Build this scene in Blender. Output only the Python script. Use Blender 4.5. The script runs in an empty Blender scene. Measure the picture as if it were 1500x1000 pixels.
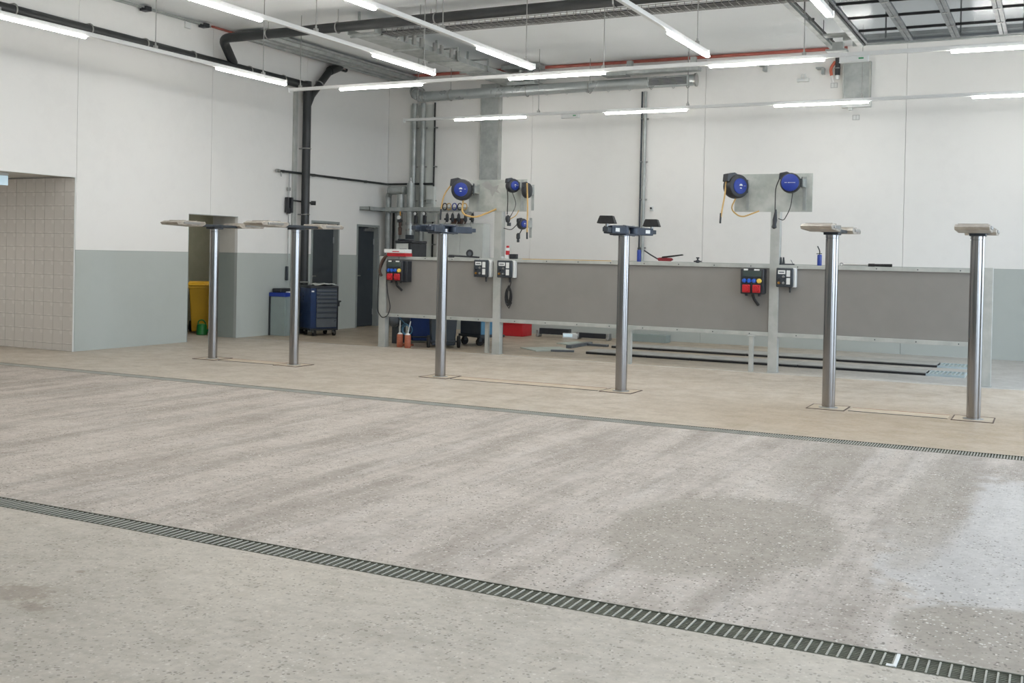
import bpy, bmesh, math, random
from mathutils import Vector, Matrix
random.seed(7)
S = bpy.context.scene
COL = S.collection
PI = math.pi

# ---------------------------------------------------------------- camera
YAW, PITCH, ROLL = math.radians(26.45), math.radians(-0.646), math.radians(1.2)
FPX, CX, CY = 1572.0, 766.7, 393.9
F = Vector((-math.sin(YAW)*math.cos(PITCH), math.cos(YAW)*math.cos(PITCH), math.sin(PITCH)))
R0 = Vector((math.cos(YAW), math.sin(YAW), 0)); U0 = R0.cross(F)
RR = R0*math.cos(ROLL) + U0*math.sin(ROLL); UU = -R0*math.sin(ROLL) + U0*math.cos(ROLL)
cd = bpy.data.cameras.new('camera'); cam = bpy.data.objects.new('camera', cd); COL.objects.link(cam)
m = Matrix.Identity(4)
for i in range(3):
    m[i][0] = RR[i]; m[i][1] = UU[i]; m[i][2] = -F[i]
m[2][3] = 1.5
cam.matrix_world = m
cd.sensor_width = 36; cd.lens = FPX*36/1500
cd.shift_x = -(CX-750)/1500; cd.shift_y = (CY-500)/1500
cd.clip_end = 300; cd.clip_start = 0.05
S.camera = cam

# ---------------------------------------------------------------- sky, daylight portals, exposure
w = bpy.data.worlds.new('sky'); S.world = w; w.use_nodes = True
bg = w.node_tree.nodes['Background']
bg.inputs['Color'].default_value = (0.72, 0.85, 1.0, 1); bg.inputs['Strength'].default_value = 5.0
S.view_settings.view_transform = 'Standard'; S.view_settings.look = 'None'
S.view_settings.gamma = 1; S.view_settings.use_curve_mapping = False
S.view_settings.exposure = 0.17
LAMP = 50.0
S.cycles.use_denoising = True
S.cycles.max_bounces = 10; S.cycles.diffuse_bounces = 6; S.cycles.glossy_bounces = 4; S.cycles.transparent_max_bounces = 8
S.cycles.sample_clamp_indirect = 6

# room measures
XL, XR, YF, YB, ZC = -12.66, 2.6, -3.2, 18.95, 5.23
YD1, YD2, YP, YL = 9.29, 4.27, 14.53, 11.407
DOORS = [(0.3, 4.3), (6.2, 10.2), (12.05, 16.05)]     # openings of the right wall
DZ = 4.15

def at(u, v, X=None, Y=None, Z=None):
    """point of the place seen at photograph pixel (u, v) on a wall, floor or other plane"""
    d = F + RR*((u-CX)/FPX) + UU*((CY-v)/FPX)
    t = X/d.x if X is not None else (Y/d.y if Y is not None else (Z-1.5)/d.z)
    return Vector((0, 0, 1.5)) + d*t

# ---------------------------------------------------------------- materials
def lin(c):
    return tuple((x/255/12.92 if x/255 <= 0.04045 else ((x/255+0.055)/1.055)**2.4) for x in c) + (1,)
class NT:
    def __init__(s, nt): s.nt = nt
    def n(s, t, **kw):
        nd = s.nt.nodes.new(t)
        for k, v in kw.items():
            if k.startswith('i_'): pass
            else: setattr(nd, k, v)
        return nd
    def l(s, a, b): s.nt.links.new(a, b)
    def val(s, sock, v):
        if hasattr(v, 'links') or isinstance(v, bpy.types.NodeSocket): s.l(v, sock)
        else: sock.default_value = v
    def math(s, op, a, b=0.0, c=0.0, clamp=False):
        nd = s.n('ShaderNodeMath', operation=op, use_clamp=clamp)
        s.val(nd.inputs[0], a); s.val(nd.inputs[1], b); s.val(nd.inputs[2], c); return nd.outputs[0]
    def mix(s, f, a, b, blend='MIX'):
        nd = s.n('ShaderNodeMix', data_type='RGBA', blend_type=blend)
        s.val(nd.inputs[0], f); s.val(nd.inputs[6], a); s.val(nd.inputs[7], b); return nd.outputs[2]
    def mapr(s, v, a, b, c=0.0, d=1.0, smooth=True):
        nd = s.n('ShaderNodeMapRange'); nd.interpolation_type = 'SMOOTHSTEP' if smooth else 'LINEAR'
        s.val(nd.inputs[0], v)
        for i, x in enumerate((a, b, c, d)): s.val(nd.inputs[i+1], x)
        return nd.outputs[0]
    def noise(s, vec, scale, detail=2, rough=0.5):
        nd = s.n('ShaderNodeTexNoise'); s.l(vec, nd.inputs['Vector'])
        nd.inputs['Scale'].default_value = scale; nd.inputs['Detail'].default_value = detail; nd.inputs['Roughness'].default_value = rough
        return nd.outputs['Fac']
    def vscale(s, vec, sc):
        nd = s.n('ShaderNodeMapping'); s.l(vec, nd.inputs['Vector']); nd.inputs['Scale'].default_value = sc; return nd.outputs[0]
def mat(name, col, rough=0.5, metal=0.0, var=0.0, vscale=6.0, bump=0.0, stretch=None, col2=None, emit=None, spec=0.5):
    mt = bpy.data.materials.new(name); mt.use_nodes = True
    t = NT(mt.node_tree); b = mt.node_tree.nodes['Principled BSDF']
    b.inputs['Roughness'].default_value = rough; b.inputs['Metallic'].default_value = metal
    b.inputs['Specular IOR Level'].default_value = spec
    c = lin(col)
    b.inputs['Base Color'].default_value = c
    tc = t.n('ShaderNodeTexCoord').outputs['Object']
    if stretch: tc = t.vscale(tc, stretch)
    if var or col2:
        nz = t.noise(tc, vscale, 4, 0.6)
        f = t.mapr(nz, 0.32, 0.68)
        c2 = lin(col2) if col2 else tuple(min(1, x*(1-var)) for x in c[:3])+(1,)
        t.l(t.mix(f, c, c2), b.inputs['Base Color'])
        t.l(t.mapr(nz, 0.3, 0.7, max(0.02, rough-0.08), min(1, rough+0.08)), b.inputs['Roughness'])
    if bump:
        bn = t.n('ShaderNodeBump'); bn.inputs['Strength'].default_value = bump; bn.inputs['Distance'].default_value = 0.01
        t.l(t.noise(tc, vscale*8, 3), bn.inputs['Height']); t.l(bn.outputs[0], b.inputs['Normal'])
    if emit:
        b.inputs['Emission Color'].default_value = lin(emit[0]); b.inputs['Emission Strength'].default_value = emit[1]
    return mt
M = {}
def MM(k, *a, **kw): M[k] = mat(k, *a, **kw)
MM('white_metal', (226, 227, 226), 0.4, var=0.03)
MM('galvanised', (174, 178, 176), 0.42, 0.3, col2=(152, 157, 155), vscale=5)
MM('galvanised_board', (190, 193, 188), 0.45, 0.3, col2=(156, 162, 157), vscale=3.2)
MM('frame_steel', (186, 188, 184), 0.45, 0.25, col2=(170, 173, 169), vscale=4)
MM('duct_steel', (176, 181, 181), 0.32, 0.5, col2=(166, 172, 172), vscale=2)
MM('dark_steel', (62, 68, 74), 0.45, 0.3, var=0.15)
MM('panel_grey', (134, 131, 127), 0.75, var=0.06, vscale=1.2, bump=0.05)
MM('black_pipe', (44, 47, 48), 0.42, var=0.2, vscale=3)
MM('chrome', (160, 158, 157), 0.14, 1.0, var=0.06, vscale=2, stretch=(6, 6, 0.3))
MM('steel_plain', (170, 170, 168), 0.35, 0.8, var=0.1)
MM('arm_grey', (186, 180, 170), 0.42, 0.35, col2=(158, 150, 140), vscale=9)
MM('arm_blue', (52, 62, 76), 0.42, 0.1, var=0.15, vscale=10)
MM('rubber', (36, 35, 34), 0.8, var=0.2, bump=0.2)
MM('black_plastic', (40, 43, 48), 0.45, var=0.12)
MM('blue_plastic', (24, 52, 142), 0.4, var=0.08)
MM('blue_socket', (36, 92, 190), 0.4, var=0.08)
MM('yellow_plastic', (222, 172, 34), 0.45, var=0.1, vscale=3)
MM('yellow_socket', (232, 200, 90), 0.45, var=0.05)
MM('red_plastic', (186, 30, 38), 0.42, var=0.08)
MM('red_pipe', (172, 92, 80), 0.5, var=0.15)
MM('orange_pipe', (190, 98, 72), 0.5, var=0.1)
MM('hose_tan', (202, 166, 102), 0.5, var=0.15)
MM('cable_black', (30, 30, 31), 0.55, var=0.1)
MM('label_white', (222, 224, 222), 0.5, var=0.03)
MM('label_green', (40, 140, 90), 0.5, var=0.03)
MM('door_dark', (56, 62, 67), 0.45, var=0.08, vscale=2)
MM('door_frame', (150, 156, 154), 0.45, 0.2, var=0.05)
MM('tool_blue', (34, 56, 96), 0.35, 0.1, var=0.1)
MM('drawer_grey', (104, 110, 116), 0.35, 0.4, var=0.1)
MM('bin_blue', (28, 58, 118), 0.5, var=0.12)
MM('bin_grey', (64, 72, 80), 0.5, var=0.12)
MM('cart_blue', (84, 138, 172), 0.5, var=0.1)
MM('green_plastic', (32, 122, 52), 0.4, var=0.1)
MM('cabinet_green_grey', (140, 152, 150), 0.45, var=0.05)
MM('wall_cabinet', (200, 204, 200), 0.45, var=0.04)
MM('rust_brown', (168, 98, 70), 0.5, col2=(140, 74, 54), vscale=14)
MM('dark_red', (128, 34, 42), 0.5, var=0.15)
MM('dark_brown', (84, 64, 56), 0.55, var=0.2)
MM('can_blue', (34, 58, 140), 0.35, var=0.1)
MM('brass', (190, 140, 70), 0.35, 0.7, var=0.1)
MM('display', (66, 76, 74), 0.2, var=0.05)
MM('passage_wall', (134, 134, 117), 0.8, var=0.05)
MM('tile', (209, 205, 199), 0.28, var=0.05, vscale=1.7)
MM('grout', (150, 146, 140), 0.85, var=0.08)
MM('ceiling_white', (238, 241, 242), 0.75, var=0.02, vscale=0.5)
MM('joint_grey', (188, 189, 188), 0.85, var=0.08)
MM('platform', (168, 168, 164), 0.5, 0.2, var=0.12, vscale=5)
MM('platform_side', (34, 34, 34), 0.7, var=0.2)
MM('grating', (188, 202, 206), 0.4, 0.4, var=0.1)
MM('grate_bar', (168, 167, 157), 0.5, 0.1, var=0.15)
MM('grate_dark', (92, 93, 80), 0.7, 0.0, var=0.25, vscale=12)
MM('drain_pit', (84, 84, 72), 0.85, var=0.3, vscale=12)
MM('flat_sheet', (176, 186, 178), 0.4, var=0.08)
MM('asphalt', (178, 177, 173), 0.9, var=0.1)
MM('cover_strip', (196, 182, 160), 0.55, 0.0, var=0.12, vscale=4, bump=0.05)
MM('door_profile', (128, 132, 134), 0.4, 0.4, var=0.08)
MM('seal_black', (28, 29, 30), 0.6, var=0.1)
M['lamp'] = mat('lamp', (245, 245, 240), 0.5, emit=((255, 252, 247), LAMP))
M['lamp_added'] = mat('lamp_added', (245, 245, 240), 0.5, emit=((255, 250, 242), 17))
M['lamp_small'] = mat('lamp_small', (245, 245, 240), 0.5, emit=((255, 250, 242), 45))
M['exit_lit'] = mat('exit_lit', (215, 232, 240), 0.5, emit=((190, 222, 240), 0.35))

def glass(name, tint, alpha):
    mt = bpy.data.materials.new(name); mt.use_nodes = True; nt = mt.node_tree; t = NT(nt)
    for nd in list(nt.nodes):
        if nd.type == 'BSDF_PRINCIPLED': nt.nodes.remove(nd)
    out = [n for n in nt.nodes if n.type == 'OUTPUT_MATERIAL'][0]
    tr = t.n('ShaderNodeBsdfTransparent'); tr.inputs[0].default_value = lin(tint)
    gl = t.n('ShaderNodeBsdfGlossy'); gl.inputs['Roughness'].default_value = 0.15
    mx = t.n('ShaderNodeMixShader'); mx.inputs[0].default_value = alpha
    t.l(tr.outputs[0], mx.inputs[1]); t.l(gl.outputs[0], mx.inputs[2]); t.l(mx.outputs[0], out.inputs[0])
    return mt
M['acrylic'] = glass('acrylic', (238, 240, 242), 0.09)

def wall_mat(name, top, low, zs, var=0.03):
    mt = bpy.data.materials.new(name); mt.use_nodes = True; t = NT(mt.node_tree); b = mt.node_tree.nodes['Principled BSDF']
    geo = t.n('ShaderNodeNewGeometry').outputs['Position']
    sep = t.n('ShaderNodeSeparateXYZ'); t.l(geo, sep.inputs[0])
    f = t.math('GREATER_THAN', sep.outputs[2], zs)
    line = t.math('LESS_THAN', t.math('ABSOLUTE', t.math('SUBTRACT', sep.outputs[2], zs-0.004)), 0.004)
    nz = t.noise(geo, 0.8, 4); nz2 = t.noise(geo, 5, 4, 0.65)
    c = t.mix(f, lin(low), lin(top)); c = t.mix(t.math('MULTIPLY', line, 0.35), c, (0.12, 0.12, 0.12, 1))
    dirt = t.mapr(t.math('MULTIPLY', nz, nz2), 0.2, 0.4, 1.0, 1-var*2)
    cm = t.n('ShaderNodeCombineXYZ')
    for i in range(3): t.l(dirt, cm.inputs[i])
    t.l(t.mix(1.0, c, cm.outputs[0], 'MULTIPLY'), b.inputs['Base Color'])
    t.l(t.mapr(f, 0, 1, 0.45, 0.7), b.inputs['Roughness'])
    bn = t.n('ShaderNodeBump'); bn.inputs['Strength'].default_value = 0.06; bn.inputs['Distance'].default_value = 0.004
    t.l(t.noise(geo, 40, 3), bn.inputs['Height']); t.l(bn.outputs[0], b.inputs['Normal'])
    return mt
ZW = 1.468
M['wall'] = wall_mat('wall_paint', (230, 229, 226), (174, 180, 176), ZW, 0.012)
M['reveal'] = wall_mat('reveal_paint', (206, 203, 195), (152, 160, 154), ZW)

def floor_mat():
    mt = bpy.data.materials.new('floor_concrete'); mt.use_nodes = True; t = NT(mt.node_tree); b = mt.node_tree.nodes['Principled BSDF']
    geo = t.n('ShaderNodeTexCoord').outputs['Object']
    sep = t.n('ShaderNodeSeparateXYZ'); t.l(geo, sep.inputs[0]); X, Y = sep.outputs[0], sep.outputs[1]
    n1 = t.noise(geo, 0.55, 5, 0.6); n2 = t.noise(geo, 2.6, 5, 0.65); n3 = t.noise(geo, 22, 4, 0.7)
    streak = t.noise(t.vscale(geo, (3.2, 0.45, 1)), 1.0, 6, 0.65)
    streak2 = t.noise(t.vscale(geo, (7.0, 0.5, 1)), 1.0, 4, 0.6)
    # zones
    mid = t.math('MULTIPLY', t.math('GREATER_THAN', Y, YD2), t.math('LESS_THAN', Y, YD1))
    far = t.math('MULTIPLY', t.math('GREATER_THAN', Y, YD1), t.math('LESS_THAN', Y, YP-0.1))
    back = t.math('GREATER_THAN', Y, YP-0.1)
    c = t.mix(t.mapr(n1, 0.35, 0.65), lin((187, 179, 167)), lin((174, 167, 156)))
    cm = t.mix(t.mapr(streak, 0.4, 0.62), lin((184, 175, 166)), lin((158, 149, 140)))
    cm = t.mix(t.math('MULTIPLY', t.mapr(streak2, 0.5, 0.68), 0.4), cm, lin((192, 186, 180)))
    c = t.mix(mid, c, cm)
    cf = t.mix(t.mapr(n2, 0.35, 0.7), lin((190, 180, 166)), lin((177, 165, 149)))
    cf = t.mix(t.math('MULTIPLY', t.mapr(streak, 0.5, 0.7), 0.4), cf, lin((160, 146, 126)))
    c = t.mix(t.math('MULTIPLY', far, t.mapr(X, -11, -4, 0.45, 1.0)), c, cf)
    cb = t.mix(t.mapr(n2, 0.3, 0.7), lin((172, 158, 138)), lin((160, 148, 131)))
    cb = t.mix(t.mapr(X, -5.5, -1.0), cb, lin((180, 178, 174)))
    c = t.mix(back, c, cb)
    mot = t.noise(t.vscale(geo, (1.0, 1.6, 1)), 4.5, 6, 0.7)
    c = t.mix(t.math('MULTIPLY', t.mapr(mot, 0.46, 0.66), 0.55), c, t.mix(1.0, c, (0.78, 0.765, 0.735, 1), 'MULTIPLY'))
    c = t.mix(t.math('MULTIPLY', t.mapr(mot, 0.5, 0.3), 0.5), c, t.mix(1.0, c, (1.12, 1.12, 1.13, 1), 'MULTIPLY'))
    def blob(cx, cy, rx, ry, soft=0.12, amp=0.5, ns=n2):
        dx = t.math('DIVIDE', t.math('SUBTRACT', X, cx), rx); dy = t.math('DIVIDE', t.math('SUBTRACT', Y, cy), ry)
        d = t.math('SQRT', t.math('ADD', t.math('MULTIPLY', dx, dx), t.math('MULTIPLY', dy, dy)))
        d = t.math('ADD', d, t.math('MULTIPLY', t.math('SUBTRACT', ns, 0.5), amp))
        return t.mapr(d, 1-soft, 1+soft, 1.0, 0.0)
    # tan wear around the front lift columns, damp patches, and smoother ones with sky reflection painted pale into the colour
    c = t.mix(t.math('MULTIPLY', t.math('MULTIPLY', blob(-0.9, 10.4, 2.2, 1.4, 0.6, 0.9), far), 0.6), c, lin((166, 146, 118)))
    damp = blob(-1.62, 5.85, 0.62, 0.95)
    damp = t.math('MAXIMUM', damp, blob(-0.12, 4.75, 0.48, 0.40, 0.1, 0.25))
    damp = t.math('MAXIMUM', damp, t.math('MULTIPLY', blob(-1.55, 8.3, 0.25, 1.2, 0.3, 0.8), 0.8))
    damp = t.math('MAXIMUM', damp, t.math('MULTIPLY', blob(-0.65, 7.4, 0.2, 1.6, 0.3, 0.9), 0.8))
    damp = t.math('MULTIPLY', damp, mid)
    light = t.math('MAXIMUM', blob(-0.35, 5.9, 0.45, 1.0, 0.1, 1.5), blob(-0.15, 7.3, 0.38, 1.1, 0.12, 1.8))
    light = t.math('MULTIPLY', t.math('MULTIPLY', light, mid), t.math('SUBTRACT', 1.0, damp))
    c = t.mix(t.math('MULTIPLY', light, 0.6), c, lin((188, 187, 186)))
    c = t.mix(t.math('MULTIPLY', damp, 0.75), c, lin((148, 140, 129)))
    # brown spots in the foreground
    q1 = at(28, 868, Z=0); q2 = at(45, 888, Z=0); q3 = at(118, 837, Z=0)
    sp = t.math('MAXIMUM', blob(q1.x, q1.y, 0.17, 0.10, 0.5, 2.2, n3), t.math('MAXIMUM', blob(q2.x, q2.y, 0.09, 0.05, 0.6, 2.2, n3), blob(q3.x, q3.y, 0.022, 0.02, 0.4, 0.6, n3)))
    c = t.mix(t.math('MULTIPLY', sp, 0.5), c, lin((122, 106, 90)))
    # exposed aggregate: dark and pale chips
    vo = t.n('ShaderNodeTexVoronoi'); vo.inputs['Scale'].default_value = 70; vo.inputs['Randomness'].default_value = 1
    wv = t.n('ShaderNodeVectorMath', operation='ADD'); t.l(geo, wv.inputs[0])
    nc = t.n('ShaderNodeTexNoise'); t.l(geo, nc.inputs['Vector']); nc.inputs['Scale'].default_value = 30
    vs = t.n('ShaderNodeVectorMath', operation='SCALE'); t.l(nc.outputs['Color'], vs.inputs[0]); vs.inputs['Scale'].default_value = 0.02
    t.l(vs.outputs[0], wv.inputs[1]); t.l(wv.outputs[0], vo.inputs['Vector'])
    sc = t.n('ShaderNodeSeparateColor'); t.l(vo.outputs['Color'], sc.inputs[0]); rnd = sc.outputs[0]; rnd2 = sc.outputs[1]
    chip = t.math('LESS_THAN', vo.outputs['Distance'], t.math('MULTIPLY', rnd2, 0.55))
    expo = t.math('ADD', t.math('MULTIPLY', mid, 0.4), 0.68)
    expo = t.math('ADD', expo, t.math('MULTIPLY', damp, 0.25))
    expo = t.math('MULTIPLY', expo, t.mapr(n2, 0.3, 0.62, 0.35, 1.0))
    expo = t.math('MULTIPLY', expo, t.math('SUBTRACT', 1.0, t.math('MULTIPLY', t.math('GREATER_THAN', Y, YD1), 0.75)))
    dark = t.math('MULTIPLY', t.math('MULTIPLY', chip, t.math('GREATER_THAN', rnd, 0.66)), expo)
    pale = t.math('MULTIPLY', t.math('MULTIPLY', chip, t.math('LESS_THAN', rnd, 0.2)), expo)
    c = t.mix(t.math('MULTIPLY', dark, 1.0, clamp=True), c, lin((112, 105, 96)))
    c = t.mix(t.math('MULTIPLY', pale, 0.8, clamp=True), c, lin((212, 208, 200)))
    fine = t.mapr(n3, 0.3, 0.7, 0.86, 1.09, False)
    cb3 = t.n('ShaderNodeCombineXYZ')
    for i in range(3): t.l(fine, cb3.inputs[i])
    c = t.mix(1.0, c, cb3.outputs[0], 'MULTIPLY')
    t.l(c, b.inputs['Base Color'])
    r = t.mapr(n2, 0.3, 0.7, 0.5, 0.68)
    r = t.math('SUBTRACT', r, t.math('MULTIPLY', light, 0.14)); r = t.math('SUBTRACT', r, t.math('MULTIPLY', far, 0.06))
    r = t.math('SUBTRACT', r, t.math('MULTIPLY', back, 0.18))
    t.l(r, b.inputs['Roughness']); b.inputs['Specular IOR Level'].default_value = 0.45
    bn = t.n('ShaderNodeBump'); bn.inputs['Strength'].default_value = 0.12; bn.inputs['Distance'].default_value = 0.004
    t.l(n3, bn.inputs['Height']); t.l(bn.outputs[0], b.inputs['Normal'])
    return mt
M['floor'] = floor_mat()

# ---------------------------------------------------------------- mesh helpers
def basis(d):
    d = Vector(d).normalized(); a = Vector((0, 0, 1)) if abs(d.z) < 0.95 else Vector((1, 0, 0))
    x = a.cross(d).normalized(); return x, d.cross(x).normalized(), d
class MB:
    def __init__(s, mx=None): s.v = []; s.f = []; s.mx = mx
    def add(s, vs, fs):
        o = len(s.v)
        s.v += [(s.mx @ Vector(p)) if s.mx else Vector(p) for p in vs]
        s.f += [tuple(i+o for i in f) for f in fs]; return s
    def box(s, x0, y0, z0, x1, y1, z1):
        x0, x1 = sorted((x0, x1)); y0, y1 = sorted((y0, y1)); z0, z1 = sorted((z0, z1))
        vs = [(x, y, z) for z in (z0, z1) for y in (y0, y1) for x in (x0, x1)]
        return s.add(vs, [(0, 2, 3, 1), (4, 5, 7, 6), (0, 1, 5, 4), (2, 6, 7, 3), (0, 4, 6, 2), (1, 3, 7, 5)])
    def prism(s, poly, p0, ax, ay, az):
        """2D polygon (CCW in ax, ay) extruded along az"""
        p0, ax, ay, az = map(Vector, (p0, ax, ay, az)); n = len(poly)
        a = [p0+ax*x+ay*y for x, y in poly]; b2 = [p+az for p in a]
        return s.add(a+b2, [tuple(range(n-1, -1, -1)), tuple(range(n, 2*n))]+[(i, (i+1) % n, n+(i+1) % n, n+i) for i in range(n)])
    def cyl(s, p0, p1, r0, r1=None, n=20, caps=True):
        p0, p1 = Vector(p0), Vector(p1); r1 = r0 if r1 is None else r1
        x, y, d = basis(p1-p0)
        a = [p0+(x*math.cos(2*PI*i/n)+y*math.sin(2*PI*i/n))*r0 for i in range(n)]
        b2 = [p1+(x*math.cos(2*PI*i/n)+y*math.sin(2*PI*i/n))*r1 for i in range(n)]
        fs = [(i, (i+1) % n, n+(i+1) % n, n+i) for i in range(n)]
        if caps: fs += [tuple(range(n-1, -1, -1)), tuple(range(n, 2*n))]
        return s.add(a+b2, fs)
    def lathe(s, prof, c=(0, 0, 0), axis=(0, 0, 1), n=24):
        x, y, d = basis(axis); c = Vector(c); vs = []; fs = []
        for r, h in prof:
            for i in range(n): vs.append(c+d*h+(x*math.cos(2*PI*i/n)+y*math.sin(2*PI*i/n))*max(r, 1e-4))
        for k in range(len(prof)-1):
            for i in range(n): fs.append((k*n+i, k*n+(i+1) % n, (k+1)*n+(i+1) % n, (k+1)*n+i))
        fs.append(tuple(range(n-1, -1, -1))); fs.append(tuple((len(prof)-1)*n+i for i in range(n)))
        return s.add(vs, fs)
    def tube(s, pts, r, n=8, bend=0, seg=5):
        pts = [Vector(p) for p in pts]
        if bend:
            q = [pts[0]]
            for a, b2, c in zip(pts, pts[1:], pts[2:]):
                l = min(bend, (b2-a).length*0.45, (c-b2).length*0.45)
                s0 = b2+(a-b2).normalized()*l; s1 = b2+(c-b2).normalized()*l
                for k in range(seg+1):
                    t = k/seg; q.append(s0*(1-t)**2+b2*2*t*(1-t)+s1*t*t)
            q.append(pts[-1]); pts = q
        vs = []; fs = []; x = None
        for i, p in enumerate(pts):
            d = (pts[min(i+1, len(pts)-1)]-pts[max(i-1, 0)]).normalized()
            if x is None: x, y, _ = basis(d)
            else:
                x = (x-d*x.dot(d)).normalized(); y = d.cross(x)
            for k in range(n): vs.append(p+(x*math.cos(2*PI*k/n)+y*math.sin(2*PI*k/n))*r)
        for i in range(len(pts)-1):
            for k in range(n): fs.append((i*n+k, i*n+(k+1) % n, (i+1)*n+(k+1) % n, (i+1)*n+k))
        fs.append(tuple(range(n-1, -1, -1))); fs.append(tuple((len(pts)-1)*n+k for k in range(n)))
        return s.add(vs, fs)
    def torus(s, c, axis, R, r, n=20, k=8, a0=0, a1=2*PI):
        x, y, d = basis(axis); c = Vector(c)
        full = abs(a1-a0-2*PI) < 1e-6
        pts = [c+(x*math.cos(a0+(a1-a0)*i/n)+y*math.sin(a0+(a1-a0)*i/n))*R for i in range(n+1)]
        return s.tube(pts, r, k)
    def build(s, name, ma, parent=None, local=False, bevel=0, ang=35, loc=None):
        me = bpy.data.meshes.new(name)
        o = bpy.data.objects.new(name, me); COL.objects.link(o)
        if parent is not None:
            o.parent = parent; org = Vector((0, 0, 0)) if local else origin(parent)
        else:
            if loc is None:
                xs = [p.x for p in s.v]; ys = [p.y for p in s.v]; zs = [p.z for p in s.v]
                loc = Vector(((min(xs)+max(xs))/2, (min(ys)+max(ys))/2, min(zs)))
            org = Vector(loc); o.location = org
        me.from_pydata([tuple(p-org) for p in s.v], [], s.f)
        me.materials.append(M[ma])
        me.polygons.foreach_set('use_smooth', [True]*len(me.polygons))
        me.set_sharp_from_angle(angle=math.radians(ang)); me.update()
        if bevel:
            b = o.modifiers.new('bevel', 'BEVEL'); b.width = bevel; b.segments = 2; b.limit_method = 'ANGLE'; b.harden_normals = False
        return o
def origin(o):
    p = Vector((0, 0, 0))
    while o is not None: p = p+o.location; o = o.parent
    return p
def tag(o, label, cat, group=None):
    o['label'] = label; o['category'] = cat
    if group: o['group'] = group
    return o
def thing(name, label, cat, loc, rz=0, group=None):
    o = bpy.data.objects.new(name, None); COL.objects.link(o); o.location = loc; o.rotation_euler = (0, 0, rz)
    o.empty_display_size = 0.1
    return tag(o, label, cat, group)
def structure(o): o['kind'] = 'structure'; return o
def sempty(name, loc=(0, 0, 0)):
    o = bpy.data.objects.new(name, None); COL.objects.link(o); o.location = loc; return structure(o)
def kids(o): return [c for c in list(bpy.data.objects) if c.parent == o]
def copy_tree(root, loc, label, rz=None):
    r = root.copy(); COL.objects.link(r); r.location = loc; r['label'] = label
    if rz is not None: r.rotation_euler = (0, 0, rz)
    for c in kids(root):
        q = c.copy(); COL.objects.link(q); q.parent = r
        for g in kids(c):
            h = g.copy(); COL.objects.link(h); h.parent = q
    return r

# ================================================================ SETTING
# floor with two recessed channels
G1, G2 = (9.19, 9.39), (4.19, 4.355)
fb = MB(); ys = [YF, G2[0], G2[1], G1[0], G1[1], YB+0.3]; X0, X1 = -17.0, XR+0.3
for a, b in ((0, 1), (2, 3), (4, 5)): fb.box(X0, ys[a], -0.2, X1, ys[b], 0)
for a, b in ((1, 2), (3, 4)): fb.box(X0, ys[a]-0.02, -0.3, X1, ys[b]+0.02, -0.2+0.1)
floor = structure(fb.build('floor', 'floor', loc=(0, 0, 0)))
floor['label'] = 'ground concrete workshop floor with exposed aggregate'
pit = MB()
for g in (G1, G2): pit.box(X0, g[0]+0.001, -0.1, X1, g[1]-0.001, -0.085)
pit.build('channel_bed', 'drain_pit', floor)

# drain gratings: one bar at a time where the photo tells them apart
def drain(name, g, label, pitch, xa, xb, nbars, two=False):
    t = thing(name, label, 'floor drain', ((xa+xb)/2, (g[0]+g[1])/2, 0))
    for y in (g[0], g[1]-0.008): MB().box(X0+0.2, y, -0.05, X1-0.4, y+0.008, 0.001).build('edge_rail', 'grate_dark', t)
    bw = 0.0035 if nbars else 0.004; bar = None; x = xb; k = 0; rest = MB(); under = MB()
    while x > X0+0.3:
        if k < nbars:
            if bar is None:
                bar = MB().box(-0.0035, g[0]+0.012, -0.004, 0.0035, g[1]-0.012, 0.0).build('grate_bar', 'grate_bar', t, local=True)
                bar.location = (x-t.location.x, 0, 0)
                for v in bar.data.vertices: v.co.y -= t.location.y
            else:
                c = bar.copy(); COL.objects.link(c); c.location = (x-t.location.x, 0, 0)
        else: rest.box(x-bw, g[0]+0.012, -0.004, x+bw, g[1]-0.012, 0.0)
        x -= pitch; k += 1
    if rest.v: rest.build('distant_bars', 'grate_bar', t)['kind'] = 'stuff'
    x = g[0]+0.03
    while x < g[1]-0.02:
        under.box(X0+0.2, x, -0.016, X1-0.4, x+0.013, -0.0045); x += 0.019
    under.build('long_slats', 'grate_dark', t)['kind'] = 'stuff'
    return t
d1 = drain('drain_grating', G2, 'near floor drain with wide light cross bars running across the foreground', 0.04, -14, 1.2, 190)
d2 = drain('drain_grating', G1, 'far narrow floor drain running in front of the row of lift columns', 0.022, -14, 1.2, 0)
# frame of the grating joint near the right edge of the picture
jx = at(1313, 968, Z=0).x
MB().box(jx-0.006, G2[0]+0.012, -0.03, jx+0.006, G2[1]-0.012, 0.003).box(jx-0.03, G2[0]+0.012, -0.028, jx-0.006, G2[0]+0.035, 0.001).build('end_frame', 'label_white', d1)

# ---- walls made of panels with recessed joints
def wall_panels(axis, fixed, outward, edges, zlo, zhi, ma, parent, holes=(), th=0.06, gap=0.006):
    """panels between successive edges; holes = (a, b, z0, z1) cut from them"""
    for a, b in zip(edges, edges[1:]):
        segs = [(a, b, zlo, zhi)]
        for ha, hb, h0, h1 in holes:
            new = []
            for p, q, z0, z1 in segs:
                if hb <= p or ha >= q or h1 <= z0 or h0 >= z1: new.append((p, q, z0, z1)); continue
                if ha > p: new.append((p, ha, z0, z1))
                if hb < q: new.append((hb, q, z0, z1))
                p2, q2 = max(p, ha), min(q, hb)
                if h0 > z0: new.append((p2, q2, z0, h0))
                if h1 < z1: new.append((p2, q2, h1, z1))
            segs = new
        mbb = MB()
        for p, q, z0, z1 in segs:
            p = p+gap/2 if p == a else p; q = q-gap/2 if q == b else q
            if axis == 'x': mbb.box(p, fixed, z0, q, fixed+outward*th, z1)
            else: mbb.box(fixed, p, z0, fixed+outward*th, q, z1)
        mbb.build('wall_panel', ma, parent, ang=20)
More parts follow.
